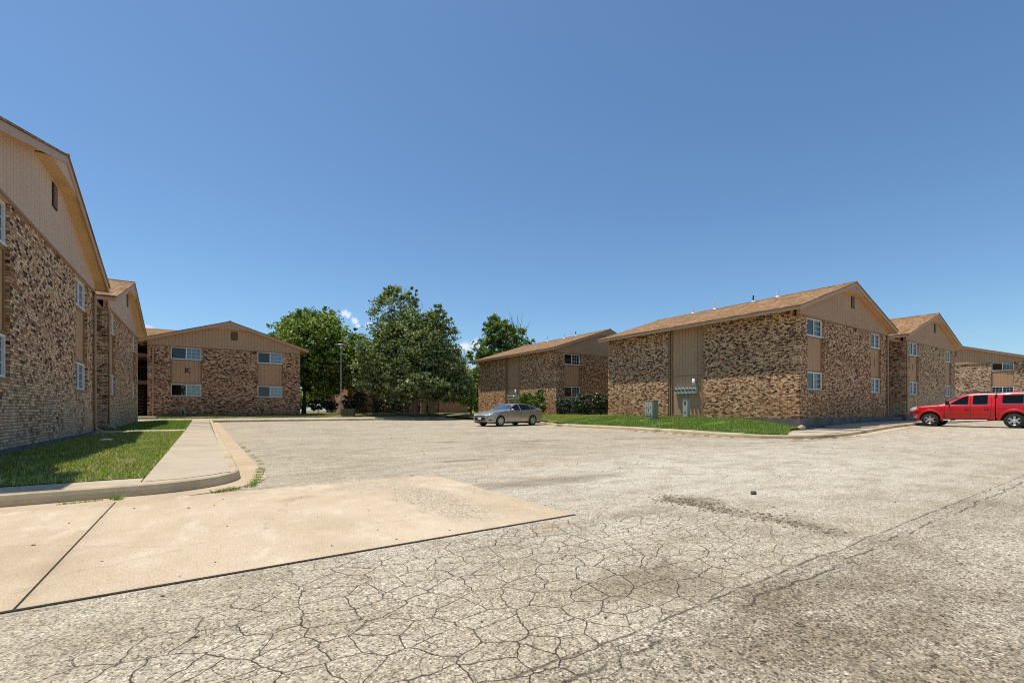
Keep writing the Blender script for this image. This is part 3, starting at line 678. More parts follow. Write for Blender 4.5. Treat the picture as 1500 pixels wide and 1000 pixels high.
J=building('apartment_building','large brick apartment block right of centre with electric meters on its long sunlit side',(23.86,10.56,.55),0,
   brick='brick_rust',letter='J',letter_win=1,downspouts=((11.38,0,5,.15),),found=.6,vent_x=.4,kinds=((DB,DK),(DG,BB)),
   pipes=((5.55,3.7,.45,0),(5.55,5.2,.42,1),(5.55,7.9,.48,0),(5.55,9.6,.45,0)))
R=building('apartment_building','brick apartment block with tan gable behind the red pickup truck',(38.6,10.56,.55),0,
   side_panel=True,letter='I',letter_win=0,downspouts=((.12,0,5,-.15),),found=.6,kinds=((DB,BB),(DB,BB)),brick='brick_pale')
D=building('apartment_building','brick apartment block in the middle distance behind the silver car, shrubs under its lower window',(23.6,28.6,.55),0,
   brick='brick_rust',found=.3,kinds=((DB,DK),(DG,DG)),pipes=((5.6,3.9,.42,1),(5.6,5.6,.45,0),(5.6,8.2,.48,0)))
S=building('apartment_building','farthest right sunlit brick gable end above the pickup bed at the photo edge',(74,21.35,1.2),-PI/2,
   wins=((1.0,2.6),(8.75,10.5)),found=.3,side_panel=False,kinds=((DB,BB),(DB,BB)),vent_x=-.1)
e=empty('shadow_block',(-4.2,8.6,.1),0,'unseen brick block added beyond the left edge to shade the near lawn','shadow block')  # added out of view, stepped to cast the shadow on the near lawn
MB().box(-1.8,1.85,-.75,.55,0,5.4).box(-1.8,1.45,.551,1.4,0,5.4).build('wall',M['brick_pale'],e)
MB().box(-1.8,1.86,-.76,.55,5.41,5.5).box(-1.8,1.46,.551,1.4,5.41,5.5).build('roof',M['trim'],e)

# links between blocks: recessed brick stair bays with their own flat roof
def stair_bay(label, x0,x1,y0,y1,z,rf):
    e=empty('stair_bay',((x0+x1)/2,(y0+y1)/2,z),0,label,'stair bay','recessed stair bays between blocks')
    cx,cy=(x0+x1)/2,(y0+y1)/2
    def bx(mb,a,b,c,d,e0,f0): return mb.box(a-cx,b-cx,c-cy,d-cy,e0,f0)
    bx(MB(),x0,x1,y0,y1,-.15,4.85).build('wall',M['brick_red'],e)
    bx(MB(),*rf,4.86,5.02).build('roof',M['trim'],e)
    return e
s1=stair_bay('dark recessed brick bay between the two left blocks',-6.0,-5.0,22.12,24.88,.2,(-6,-3.45,22.11,24.89))
s2=stair_bay('dark recessed brick bay between the two right blocks beside the pickup nose',35.38,38.58,12.6,13.6,.55,(35.37,38.59,10.75,13.6))
mb=MB(); mb.box(35.4,38.56,10.7,12.55,.15,.5); tag(mb.build('stair_landing',M['found']),'dark concrete landing in the recess between the right blocks','landing')
mb=MB(); mb.tube([(37.3,11.6,.5),(37.3,11.6,3.2)],.05,8); mb.tube([(35.9,11.6,.9),(36.8,11.6,.6)],.05,8); mb.tube([(36.0,11.6,.55),(36.0,11.6,1.6)],.05,8)
tag(mb.build('drain_pipe',M['galv']),'grey pipe standing in the dark recess beside the red pickup','pipe')
mb=MB(); mb.tube([(-4.0,22.9,3.35),(-4.0,22.9,.7),(-3.9,23.1,.4),(-3.6,23.3,.28)],.06,8); tag(mb.build('drain_pipe',M['galv']),'grey pipe standing in the dark recess between the left blocks','pipe')
for (px_,py_,zz,lb,) in ((38.3,10.75,.55,'pink tan downspout at the left corner of the block behind the pickup'),):
    pass

# K rear wing + breezeway
e=empty('apartment_building',(-3.3,43.5,.52),0,'low hipped brown roof and open stairway wing at the left of the K block','building','two-storey brick apartment buildings')
MB().box(-12,-3.6,2.0,12,0,5.2).build('wall',M['brick'],e)
MB().box(-3.58,3.0,7.5,12,0,5.2).build('wall',M['brick'],e)
q=MB(); q.slab([(-13,-1.2,5.25),(4.9,-1.2,5.25),(2.0,5.5,7.30),(-13,5.5,7.30)],.06); q.slab([(2.0,5.5,7.3),(-13,5.5,7.3),(-13,12.5,5.2),(4.9,12.5,5.2)],.06)
q.build('roof',M['shingle'],e)
MB().box(-3.58,-.02,-.3,7.48,4.35,4.6).build('fascia',M['trim'],e)
MB().box(-3.58,-.02,.2,7.4,2.35,2.62).build('landing',M['trim'],e)
MB().box(-3.58,-.02,-.8,7.4,-.3,-.01).build('landing',M['walk'],e)
st=MB()
for k in range(9): st.box(-2.4,-.6,1.2+k*.27,1.6+k*.27,.2+k*.25,.26+k*.25)
st.build('stair',M['trim'],e)
rl=MB()
for k in range(17): rl.box(-3.4+k*.2,-3.38+k*.2,.22,.24,2.7,3.6)
rl.box(-3.58,-.02,.215,.245,3.6,3.65); rl.build('railing',M['iron'],e)
g=MB()
for k in range(16): g.box(-2.95+k*.17,-2.93+k*.17,-.6,-.58,.05,1.7)
g.box(-3.0,-.3,-.605,-.575,1.62,1.66); g.box(-3.0,-.3,-.605,-.575,.12,.16); g.build('gate',M['iron'],e)

# building beyond the trees (arcaded brick, long side to the lot)
e=empty('apartment_building',(12.8,48.8,.58),0,'brick apartment block hidden behind the large central tree, brown roof edge showing at right','building','two-storey brick apartment buildings')
MB().box(0,13.5,1.6,12,0,5.0).build('wall',M['brick_red'],e)
q=MB(); q.slab([(-.7,-.9,5.0),(14.1,-.9,5.0),(14.1,6,7.3),(-.7,6,7.3)],.07); q.slab([(-.7,6,7.3),(14.1,6,7.3),(14.1,13,5.0),(-.7,13,5.0)],.07); q.build('roof',M['shingle'],e)
q=MB(); q.box(-.7,14.1,-.93,-.90,4.8,4.96); q.box(-.6,14.0,-.85,1.55,4.78,4.80); q.build('fascia',M['soffit'],e)
for xx in (.0,1.5,3.0,4.6,6.0,7.6,9.0):
    MB().box(xx,xx+.42,-.6,-.2,0,4.77).build('pillar',M['brick_rust'],e)
MB().box(9.6,13.4,-.62,-.55,0,1.45).build('siding_panel',M['panel'],e)
MB().box(0,9.0,-.25,1.55,2.4,2.62).build('balcony',M['trim'],e)
for xx in (1.2,4.6,7.2): window(e,xx,xx+1.2,3.3,4.2,1.55,DG); window(e,xx,xx+1.2,.9,1.8,1.55,DB)
# ------------------------------------------------------------------ fences/pillars seen under the tree
for i,(px_,z_,w,h,lb) in enumerate(((619,44.2,.34,1.35,'left brick gatepost in the shade of the central tree'),(632.5,43.2,.5,1.25,'pale capped gatepost right of the central tree trunk'))):
    x,y=at(px_,z_); q=MB(); q.box(-w/2,w/2,-w/2,w/2,0,h); ee=empty('gatepost',(x,y,.55),0,lb,'gatepost','gateposts under the tree')
    q.build('post',M['gutter'],ee); MB().box(-w/2-.05,w/2+.05,-w/2-.05,w/2+.05,h,h+.07).build('cap',M['walk'],ee)

# ------------------------------------------------------------------ trees
def leaves(centres, radii, n, size, flat=.0, droop=.3):
    """many small leaf sprays inside a set of ellipsoids, denser toward their surface, grouped in clumps"""
    centres=np.array(centres,float); radii=np.array(radii,float)
    vol=np.prod(radii,axis=1)**(2/3); pr=vol/vol.sum()
    nc=max(8,n//38); ci=rng.choice(len(centres),nc,p=pr)
    d=rng.normal(size=(nc,3)); d/=np.linalg.norm(d,axis=1)[:,None]
    rr=rng.uniform(.25,1.0,nc)**.5
    rr*=1+.13*np.sin(d[:,0]*5+ci)*np.cos(d[:,2]*6+ci*2)
    cc=centres[ci]+d*radii[ci]*rr[:,None]
    cr=radii[ci].min(axis=1)*rng.uniform(.14,.34,nc)
    k=rng.integers(0,nc,n); dd=rng.normal(size=(n,3)); dd/=np.linalg.norm(dd,axis=1)[:,None]
    P=cc[k]+dd*(cr[k]*rng.uniform(.2,1.15,n))[:,None]*np.array([1,1,.75])
    nrm=rng.normal(size=(n,3))+np.array([0,0,.6]); nrm/=np.linalg.norm(nrm,axis=1)[:,None]
    u=np.cross(nrm,rng.normal(size=(n,3))); u/=np.linalg.norm(u,axis=1)[:,None]; w=np.cross(nrm,u)
    s=size*rng.uniform(.6,1.4,n)[:,None]
    V=np.empty((n,4,3)); V[:,0]=P-u*s; V[:,1]=P+w*s*.5; V[:,2]=P+u*s; V[:,3]=P-w*s*.5+nrm*s*.15
    return V.reshape(-1,3), np.arange(n*4).reshape(-1,4), cc

def tree(name,label,base,lobes,n,size,mat,trunk_r,bark,group='trees',z_fork=1.6,cat='tree',limbs=10,bare=None):
    bx,by,bz=base
    e=empty(name,base,0,label,cat,group)
    C=[(x-bx,y-by,z-bz) for (x,y,z,_,_,_) in lobes]; Rd=[l[3:] for l in lobes]
    V,F,cc=leaves(C,Rd,n,size)
    raw_mesh('crown',V,F,mat,e)
    if trunk_r:
        t=MB(); topz=max(c[2] for c in C)
        t.tube([(0,0,-.1),(0,0,.12),(.03,.02,z_fork*.5),(.05,-.03,z_fork),(.0,.05,(z_fork+topz)/2),(C[0][0]*.3,C[0][1]*.3,topz)],trunk_r*1.25,10,r1=trunk_r*.15)
        for i in range(limbs):
            c=cc[rng.integers(0,len(cc))]; s=Vector((0,0,z_fork+rng.uniform(0,.45)*(max(c[2],z_fork)-z_fork)))
            m=(s+Vector(c))/2+Vector((0,0,.25)); t.tube([s,m,Vector(c)],trunk_r*.42,6,r1=.02,cap=False)
        t.build('trunk',bark,e)
    if bare:
        t=MB()
        for (p0,p1,r) in bare: 
            m=[(p0[i]+p1[i])/2+random.uniform(-.15,.15)-(bx,by,bz)[i] for i in range(3)]
            t.tube([tuple(p0[i]-(bx,by,bz)[i] for i in range(3)),m,tuple(p1[i]-(bx,by,bz)[i] for i in range(3))],r,5,r1=.008,cap=False)
        t.build('bare_branches',M['bark_light'],e)
    return e

def lobe(px,py,rx,ry,z,rd=None,dz=0):
    x,y=at(px,z+dz); s=(z+dz)/670; h=1+(599-py)*s
    rr=rx*s; return (x,y,h,rr,(rd or rr),ry*s)
Z=40.5
tree('oak_tree','large grey green tree in the centre with low hanging foliage and pale trunk',(*at(608,Z),.5),
  [lobe(578,460,33,40,Z),lobe(640,498,30,50,Z),lobe(600,540,60,44,Z),lobe(555,525,38,42,Z,dz=-.5),lobe(648,548,42,42,Z,dz=.5),lobe(598,500,45,40,Z,dz=-1.2),
   lobe(560,565,30,22,Z,dz=-1),lobe(640,572,38,18,Z,dz=-1),lobe(600,560,50,22,Z,dz=-2),lobe(672,575,14,16,Z),lobe(640,470,14,22,Z),lobe(655,480,12,22,Z),lobe(576,432,20,12,Z),lobe(604,438,10,20,Z),lobe(620,530,46,44,Z),lobe(565,510,38,42,Z),lobe(540,552,24,34,Z),lobe(660,540,26,40,Z),lobe(675,570,18,22,Z,dz=.5),lobe(596,482,34,26,Z),lobe(580,430,22,12,Z),lobe(642,455,14,12,Z),lobe(610,575,60,12,Z,dz=.5),lobe(618,505,40,40,Z,dz=.6),lobe(630,480,26,24,Z)],
  80000,.112,M['leaf_oak'],.30,M['bark_light'],limbs=14)
Z=44
tree('shade_tree','bright green broad tree rising over the right side of the K block roof',(*at(445,43.5),.56),
  [lobe(450,505,44,42,Z),lobe(432,485,26,26,Z,dz=1),lobe(480,490,24,24,Z),lobe(452,468,24,16,Z),lobe(500,520,30,34,Z,dz=-1),lobe(415,492,22,22,Z,dz=2),lobe(470,545,36,30,Z,dz=-1),
   lobe(505,555,22,24,Z),lobe(450,555,16,20,Z,dz=-1),lobe(402,497,12,12,Z,dz=3),lobe(478,463,12,12,Z),lobe(490,535,40,36,Z),lobe(430,520,30,40,Z,dz=2),lobe(515,500,14,18,Z),lobe(465,500,50,45,Z),lobe(520,530,22,40,Z,dz=-1)],
  52000,.135,M['leaf_bright'],.22,M['bark'],limbs=12)
Z=60
bp=[]
for (x1,y1) in ((745,455),(750,462),(758,460),(766,458),(778,470),(772,478),(738,462)):
    a=(*at(757,Z),1+(599-505)*Z/670); b=(*at(x1,Z),1+(599-y1)*Z/670); bp.append((a,b,.06)); 
    mx=tuple(a[i]+(b[i]-a[i])*.6 for i in range(3)); bp.append((mx,(mx[0]+random.uniform(-.8,.8),mx[1],mx[2]+random.uniform(.6,1.3)),.03))
tree('shade_tree','olive green tree with bare dead twigs on top behind the middle brick block',(*at(735,Z),.56),
  [lobe(732,490,26,22,Z),lobe(722,475,15,15,Z),lobe(750,500,26,24,Z),lobe(715,515,24,22,Z),lobe(770,508,14,12,Z),lobe(735,530,40,24,Z),lobe(690,525,10,12,Z)],
  17000,.17,M['leaf_far'],.25,M['bark'],bare=bp)
Z=42
tree('small_tree','small leafy tree at the left corner of the middle brick block',(*at(690,43.5),.56),
  [lobe(690,560,12,20,43.5),lobe(684,580,13,16,43.5),lobe(697,545,6,12,43.5),lobe(675,565,10,16,44)],7000,.10,M['leaf_lime'],.08,M['bark'],limbs=6)
tree('background_tree','dark tree mass seen between the two largest trees',(*at(520,56),.56),
  [lobe(520,540,28,36,56),lobe(500,530,22,30,56),lobe(470,560,40,26,56)],14000,.17,M['leaf_far'],.2,M['bark'])
tree('background_tree','dark green tree closing the gap left of the middle brick block',(*at(702,66),.56),
  [lobe(700,565,18,30,66),lobe(690,585,16,20,66),lobe(708,560,14,30,66),lobe(700,592,20,12,64)],9000,.17,M['leaf_far'],.15,M['bark'])
tree('background_tree','low green tree line end left of the tree trunk beside the K block',(*at(430,66),.56),
  [lobe(440,585,22,14,66),lobe(470,582,20,14,66)],7000,.15,M['leaf_lime'],.12,M['bark'])

def shrub(label,base,lobes,n,size,mat): 
    return tree('shrub',label,base,lobes,n,size,mat,.03,M['bark'],group='shrubs',z_fork=.15,cat='shrub',limbs=5)
shrub('pale green bush beside the meters of the middle brick block',(*at(780,37.0),.52),[lobe(780,589,22,14,37.0),lobe(770,585,13,11,36.6),lobe(789,583,10,12,37)],6500,.075,M['leaf_far'])
shrub('narrow dark upright bush behind the silver car roof',(*at(793,37.2),.52),[lobe(793,590,7,17,37.2),lobe(791,577,4,8,37.2)],2500,.07,M['leaf_dark'])
shrub('dark glossy bush under the left edge of the lower window of the middle block',(*at(827,36.0),.52),[lobe(827,595,14,12,36),lobe(820,592,8,10,36)],3800,.065,M['leaf_dark'])
shrub('dark glossy bush below the lower window of the middle block, central one',(*at(856,34.8),.52),[lobe(856,590,16,16,34.8),lobe(848,594,12,12,34.8)],4500,.065,M['leaf_dark'])
shrub('dark glossy bush at the near corner of the large right block',(*at(879,33.8),.52),[lobe(878,589,13,17,33.8),lobe(884,594,9,13,33.8)],4500,.065,M['leaf_dark'])
shrub('round dark bush right of the left tree trunk',(*at(466,44.2),.56),[lobe(466,593,14,9,44.2)],2600,.08,M['leaf_dark'])
shrub('dark bush left of the lamp post',(*at(486,44.0),.56),[lobe(486,594,9,8,44)],1800,.08,M['leaf_dark'])
shrub('dark bush behind the green utility cabinet',(*at(515,43.6),.56),[lobe(513,590,14,12,43.6),lobe(525,588,10,13,43.6)],3600,.08,M['leaf_dark'])
shrub('wide dark hedge left of the central tree trunk',(*at(572,44.0),.56),[lobe(560,592,18,11,44),lobe(585,592,18,11,44)],6000,.08,M['leaf_dark'])

# ------------------------------------------------------------------ small fixtures
# street lamp
x,y=at(499.5,38.6); e=empty('street_lamp',(x,y,.40),0,'tall slim grey lamp post with a wide flat head beside the left trees','street lamp')
MB().tube([(0,0,.0),(0,0,5.75)],.055,10,r1=.04).build('post',M['galv'],e)
MB().tube([(0,0,-.05),(0,0,.45)],.12,10).build('base',M['util'],e)
MB().lathe([(.0,.10),(.10,.10),(.50,.02),(.52,-.03),(.46,-.04),(.0,-.03)],20,(0,0,6.0)).build('lamp_head',M['galv'],e)
MB().lathe([(.0,-.22),(.10,-.2),(.15,-.0),(.05,.02)],16,(0,0,5.92)).build('lamp_glass',M['meter'],e)
# green transformer
x,y=at(510,38.0); e=empty('utility_cabinet',(x,y,.40),math.radians(-25),'long low olive green transformer box at the foot of the lamp post','cabinet','utility cabinets')
q=MB(); q.box(-.48,.48,-.35,.35,.03,.58); q.box(-.5,.5,-.37,.37,.58,.62); q.build('housing',simple('olive_paint',(.10,.12,.055),.6),e)
q=MB(); q.box(-.01,.01,-.365,-.351,.06,.56); q.box(-.3,-.2,-.37,-.351,.3,.36); q.box(.2,.3,-.37,-.351,.3,.36); q.build('door_seam',M['black'],e)
MB().box(-.55,.55,-.42,.42,-.05,.03).build('plinth',M['walk'],e)
# K lawn pedestal
x,y=at(268,32.8); e=empty('utility_pedestal',(x,y,.28),0,'slim tan utility pedestal on the grass in front of the K block','pedestal')
MB().box(-.14,.14,-.1,.1,0,.86).build('housing',simple('tan_pedestal',(.26,.235,.15),.6),e)
q=MB(); q.box(-.05,.05,-.115,-.101,.25,.62); q.build('slot',M['black'],e); MB().box(-.155,.155,-.115,.115,.86,.9).build('cap',M['util'],e)
# big cabinet by J
e=empty('utility_cabinet',(20.9,16.95,.47),math.radians(0),'grey green electrical cabinet standing on the grass left of the meters','cabinet','utility cabinets')
q=MB(); q.box(-.22,.22,-.28,.28,.0,.98); q.box(-.24,.24,-.30,.30,.98,1.03); q.build('housing',M['util'],e)
q=MB(); q.box(-.236,-.221,-.25,-.01,.16,.94); q.box(-.236,-.221,.01,.25,.16,.94); q.build('door',M['util2'],e)
q=MB()
for (yy,zz) in ((-.13,.62),(.13,.62),(-.13,.24),(.13,.24),(0,.5)): q.box(-.248,-.2365,yy-.03,yy+.03,zz-.03,zz+.03)
q.build('latch',M['black'],e)
e=empty('utility_cabinet',(22.6,15.9,.50),math.radians(0),'narrow light grey service pedestal in front of the tan meter panel','cabinet','utility cabinets')
q=MB(); q.box(-.13,.13,-.15,.15,0,1.02); q.box(-.14,.14,-.16,.16,1.02,1.05); q.build('housing',M['util2'],e)
q=MB(); q.box(-.142,-.131,-.05,.05,.86,.93); q.box(-.142,-.131,-.05,.05,.75,.81); q.box(-.142,-.131,-.07,.07,.3,.33); q.build('label_plate',M['black'],e)
# meter banks
def meter_bank(loc,label,n=6,w=1.5):
    e=empty('meter_bank',loc,0,label,'electric meters','banks of electric meters')
    MB().box(-.16,.0,-w/2,w/2,-.20,.20).build('box',M['meter'],e)
    MB().box(-.20,.0,-w/2-.02,w/2+.02,.20,.225).build('lid',M['util2'],e)
    for k in range(n):
        yy=-w/2+w*(k+.5)/n
        q=MB(); q.lathe([(.0,-.12),(.07,-.11),(.085,-.06),(.09,.0)],14,(-.16,yy,.03),'x',0); q.lathe([(.09,0),(.105,0),(.105,-.03),(.09,-.03)],14,(-.16,yy,.03),'x',1)
        q.build('meter',[M['glassdome'],M['white']],e)
        MB().box(-.166,-.1605,yy-.05,yy+.05,-.18,-.10).build('hatch',M['white'],e)
    q=MB(); q.tube([(-.08,-.02,-.2),(-.08,-.02,-.95)],.035,8); q.tube([(-.08,-w*.42,.22),(-.08,-w*.42,.62)],.03,8); q.build('conduit',M['galv'],e)
    MB().lathe([(.0,.22),(.085,.20),(.10,.0),(.10,-.12),(.0,-.12)],14,(-.10,-w*.36,.45)).build('disconnect',M['white'],e)
    return e
meter_bank((23.98,16.85,2.12),'row of round electric meters on the tan panel of the large right block')
meter_bank((23.72,34.95,2.12),'row of electric meters on the tan panel of the middle block above the silver car')
# stone, litter, rubble
def rock(name,label,cat,loc,s,mat,seed=1,group=None):
    r=random.Random(seed); bm=bmesh.new(); bmesh.ops.create_icosphere(bm,subdivisions=2,radius=1)
    for v in bm.verts: v.co*=1+r.uniform(-.22,.22); v.co.x*=s[0]; v.co.y*=s[1]; v.co.z*=s[2]
    me=bpy.data.meshes.new(name); bm.to_mesh(me); bm.free(); me.materials.append(mat)
    o=bpy.data.objects.new(name,me); COL.objects.link(o); o.location=loc; return tag(o,label,cat,group)
STN=simple('stone_grey',(.12,.10,.08),.9,var=.4,vs=40)
x,y=at(1104,5.38); rock('stone','small dark stone lying alone on the pale paving right of centre','stone',(x,y,.018),(.045,.03,.024),STN,3)
V=[];F=[]
r=random.Random(5); bmx=bmesh.new()
for k in range(360):
    y_=r.choice((r.uniform(1.5,3.4),r.gauss(2.95,.22))); x_=4.30+r.gauss(0,.12); s=r.uniform(.003,.013)*(1.5 if r.random()<.08 else 1)
    m=Matrix.Translation((x_,y_,s*.4))@Matrix.Rotation(r.uniform(0,6),4,'Z')@Matrix.Diagonal((s*r.uniform(1,1.8),s,s*.7,1))
    bmesh.ops.create_icosphere(bmx,subdivisions=1,radius=1,matrix=m)
me=bpy.data.meshes.new('rubble'); bmx.to_mesh(me); bmx.free(); me.materials.append(simple('rubble',(.24,.19,.125),.95,var=.5,vs=30)); o=bpy.data.objects.new('rubble',me); COL.objects.link(o); tag(o,label='crumbled paving along the broken joint',kind='stuff')
bmx=bmesh.new(); r=random.Random(11)
for k in range(420):
    d=r.uniform(2.0,16)**1.0; px_=r.uniform(-50,1550); x_,y_=at(px_,d)
    if not(-6<x_<15.5 and y_>-1) or (x_<1.2 and y_>6.6): continue
    s_=r.uniform(.002,.0065)*(1+d*.10); zz=.009 if (x_<2.9 and 3.26<y_<6.42) else float(hA(x_,y_))
    bmesh.ops.create_icosphere(bmx,subdivisions=1,radius=1,matrix=Matrix.Translation((x_,y_,zz+s_*.3))@Matrix.Rotation(r.uniform(0,6),4,'Z')@Matrix.Diagonal((s_*r.uniform(1,2.2),s_,s_*.6,1)))
me=bpy.data.meshes.new('grit'); bmx.to_mesh(me); bmx.free(); me.materials.append(simple('grit_dark',(.11,.085,.055),.95,var=.6,vs=3)); o=bpy.data.objects.new('grit',me); COL.objects.link(o); tag(o,label='loose grit and bits of bark scattered over the lot',kind='stuff')
o=rock('litter','crumpled white litter on the shaded grass at the left','litter',(*at(155,10.9),.27),(.12,.07,.03),M['white'],8)
rock('stone','broken concrete chunk at the lawn end under the large right block corner','stone',(23.65,10.35,.12),(.22,.14,.13),M['kerb'],12)

# ------------------------------------------------------------------ vehicles
def paint(name,c,rough=.22,metal=.0,coat=.6):
    t=NT(name,rough,.5,metal); t.col(t.mix(t.noise(t.obj(),1.5,3),tuple(x*.93 for x in c),tuple(min(1,x*1.06) for x in c)))
    t.b.inputs['Coat Weight'].default_value=coat; t.b.inputs['Coat Roughness'].default_value=.05; return t.mat
P_SILVER=paint('paint_champagne',(.40,.36,.30),.30,.55); P_RED=paint('paint_red',(.55,.003,.005),.35,.0,.35)
GL=NT('car_glass',.06,.12); GL.col((.008,.010,.013)); GL=GL.mat
GLW=NT('windshield_glass',.04,1.0); GLW.col((.03,.05,.07)); GLW.b.inputs['Coat Weight'].default_value=1; GLW=GLW.mat
TYRE=simple('tyre_rubber',(.03,.03,.031),.85,var=.3,vs=12); RIM=simple('rim_alloy',(.62,.61,.58),.28,.5,.8); CHR=simple('chrome',(.62,.62,.62),.32,.5,1.0)
LAMP=simple('headlight_lens',(.50,.50,.46),.12,.8); RLAMP=simple('tail_lens',(.35,.01,.01),.15,.8); AMB=simple('amber_lens',(.8,.3,.04),.2,.7)
DARK=simple('dark_trim',(.015,.015,.016),.45)

def chaikin(p, it=2):
    for _ in range(it):
        q=[p[0]]
        for a,b in zip(p[:-1],p[1:]):
            q.append((a[0]*.75+b[0]*.25,a[1]*.75+b[1]*.25)); q.append((a[0]*.25+b[0]*.75,a[1]*.25+b[1]*.75))
        q.append(p[-1]); p=q
    return p
def smooth1(xs,ys,x,k=3):
    y=np.interp(x,xs,ys)
    for _ in range(k): y[1:-1]=(y[:-2]+2*y[1:-1]+y[2:])/4
    return y
def loft(tab, x0,x1, n=90):
    """tab: dict of (xs,ys) tables: z0, zb (belt), zt (top), w0 (sill half width), wb (belt half width), wr (roof half width), wm"""
    x=np.linspace(x0,x1,n); T={k:smooth1(v[0],v[1],x) for k,v in tab.items()}
    rings=[]
    for i in range(n):
        z0,zb,zt,w0,wb,wr=[T[k][i] for k in('z0','zb','zt','w0','wb','wr')]
        g=max(zt-zb,.03); zm=z0+(zb-z0)*.55
        half=[(0,z0),(w0*.88,z0),(w0,z0+.07),(wb+.012,zm),(wb,zb-.05),(wb-.03,zb+.012),(wb-.03+(wr-wb+.03)*.92,zt-.09*min(1,g/.3)),(wr-.10,zt-.012),(0,zt+.0)]
        rings.append(chaikin(half,2))
    m=len(rings[0]); vs=[]; 
    for i,rg in enumerate(rings):
        full=rg+[(-y,z) for y,z in rg[-2:0:-1]]
        vs+=[(x[i],y,z) for y,z in full]
    M_=2*m-2; fs=[(i*M_+k,i*M_+(k+1)%M_,(i+1)*M_+(k+1)%M_,(i+1)*M_+k) for i in range(n-1) for k in range(M_)]
    fs+= [tuple(range(M_)), tuple(range((n-1)*M_+M_-1,(n-1)*M_-1,-1))]
    return vs,fs
def bool_arches(o, wheels, r, w):
    cut=MB()
    for wx,wz in wheels:
        for s in (-1,1): cut.lathe([(0,s*.45),(r,s*.45),(r,s*1.3),(0,s*1.3)],40,(wx,0,wz),'y',0,False)
    c=cut.build('cutter',DARK); bmm=bmesh.new(); bmm.from_mesh(c.data); bmesh.ops.remove_doubles(bmm,verts=bmm.verts,dist=1e-5); bmesh.ops.recalc_face_normals(bmm,faces=bmm.faces); bmm.to_mesh(c.data); bmm.free()
    md=o.modifiers.new('b','BOOLEAN'); md.operation='DIFFERENCE'; md.object=c; md.solver='EXACT'
    pm,om=o.parent,o.matrix_parent_inverse.copy(); o.parent=None
    dg=bpy.context.evaluated_depsgraph_get(); dg.update(); me=bpy.data.meshes.new_from_object(o.evaluated_get(dg)); o.modifiers.clear()
    o.data=me; o.parent=pm; bpy.data.objects.remove(c)
    me.polygons.foreach_set('use_smooth',[True]*len(me.polygons))
    try: me.set_sharp_from_angle(angle=math.radians(38))
    except Exception: pass
class Body:
    def __init__(s,name,tab,x0,x1,mat,parent,n=90,arches=None):
        vs,fs=loft(tab,x0,x1,n); mb=MB(); mb.add(vs,fs,0,True)
        s.bvh=BVHTree.FromPolygons([Vector(v) for v in vs],fs); s.o=mb.build(name,mat,parent)
        if arches: bool_arches(s.o,*arches)
        else: s.o.data.set_sharp_from_angle(angle=math.radians(38))
        s.p=parent
    def patch(s,name,cols,mat,axis,side=-1,rows=8,off=.006,n=20,parent=None):
        us=[c[0] for c in cols]; U=np.linspace(us[0],us[-1],n); lo=np.interp(U,us,[c[1] for c in cols]); hi=np.interp(U,us,[c[2] for c in cols])
        vs=[]; ok=[]
        for i in range(n):
            for j in range(rows+1):
                v=lo[i]+(hi[i]-lo[i])*j/rows
                if axis=='y': org,d=Vector((U[i],side*3,v)),Vector((0,-side,0))
                elif axis=='x': org,d=Vector((side*9+2.5,U[i],v)),Vector((-side,0,0))
                else: org,d=Vector((v,U[i],5)),Vector((0,0,-1))
                h,nr,_,_=s.bvh.ray_cast(org,d)
                if h is None: h=vs[-1] if vs else Vector((U[i],0,v)); vs.append(h)
                else:
                    if nr.dot(d)>0: nr=-nr
                    vs.append(h+nr*off)
        R1=rows+1
        fs=[(i*R1+j,(i+1)*R1+j,(i+1)*R1+j+1,i*R1+j+1) for i in range(n-1) for j in range(rows)]
        mb=MB(); mb.add(vs,fs,0,True); o=mb.build(name,mat,parent or s.p,recalc=False); return o
    def line(s,name,pts,w,mat,side=-1,off=.004):
        """dark shut line on the side: pts in (x,z)"""
        mb=MB(); prev=None
        P=dens(pts,.06); L,Rr=offs(P,w/2),offs(P,-w/2); vs=[]
        for (a,b) in zip(L,Rr):
            for q in (a,b):
                h,nr,_,_=s.bvh.ray_cast(Vector((q[0],side*3,q[1])),Vector((0,-side,0)))
                if h is None: h=Vector((q[0],side*.9,q[1])); nr=Vector((0,side,0))
                if nr.y*side<0: nr=-nr
                vs.append(h+nr*off)
        mb.add(vs,[(2*i,2*i+2,2*i+3,2*i+1) for i in range(len(P)-1)]); return mb.build(name,mat,s.p,recalc=False)

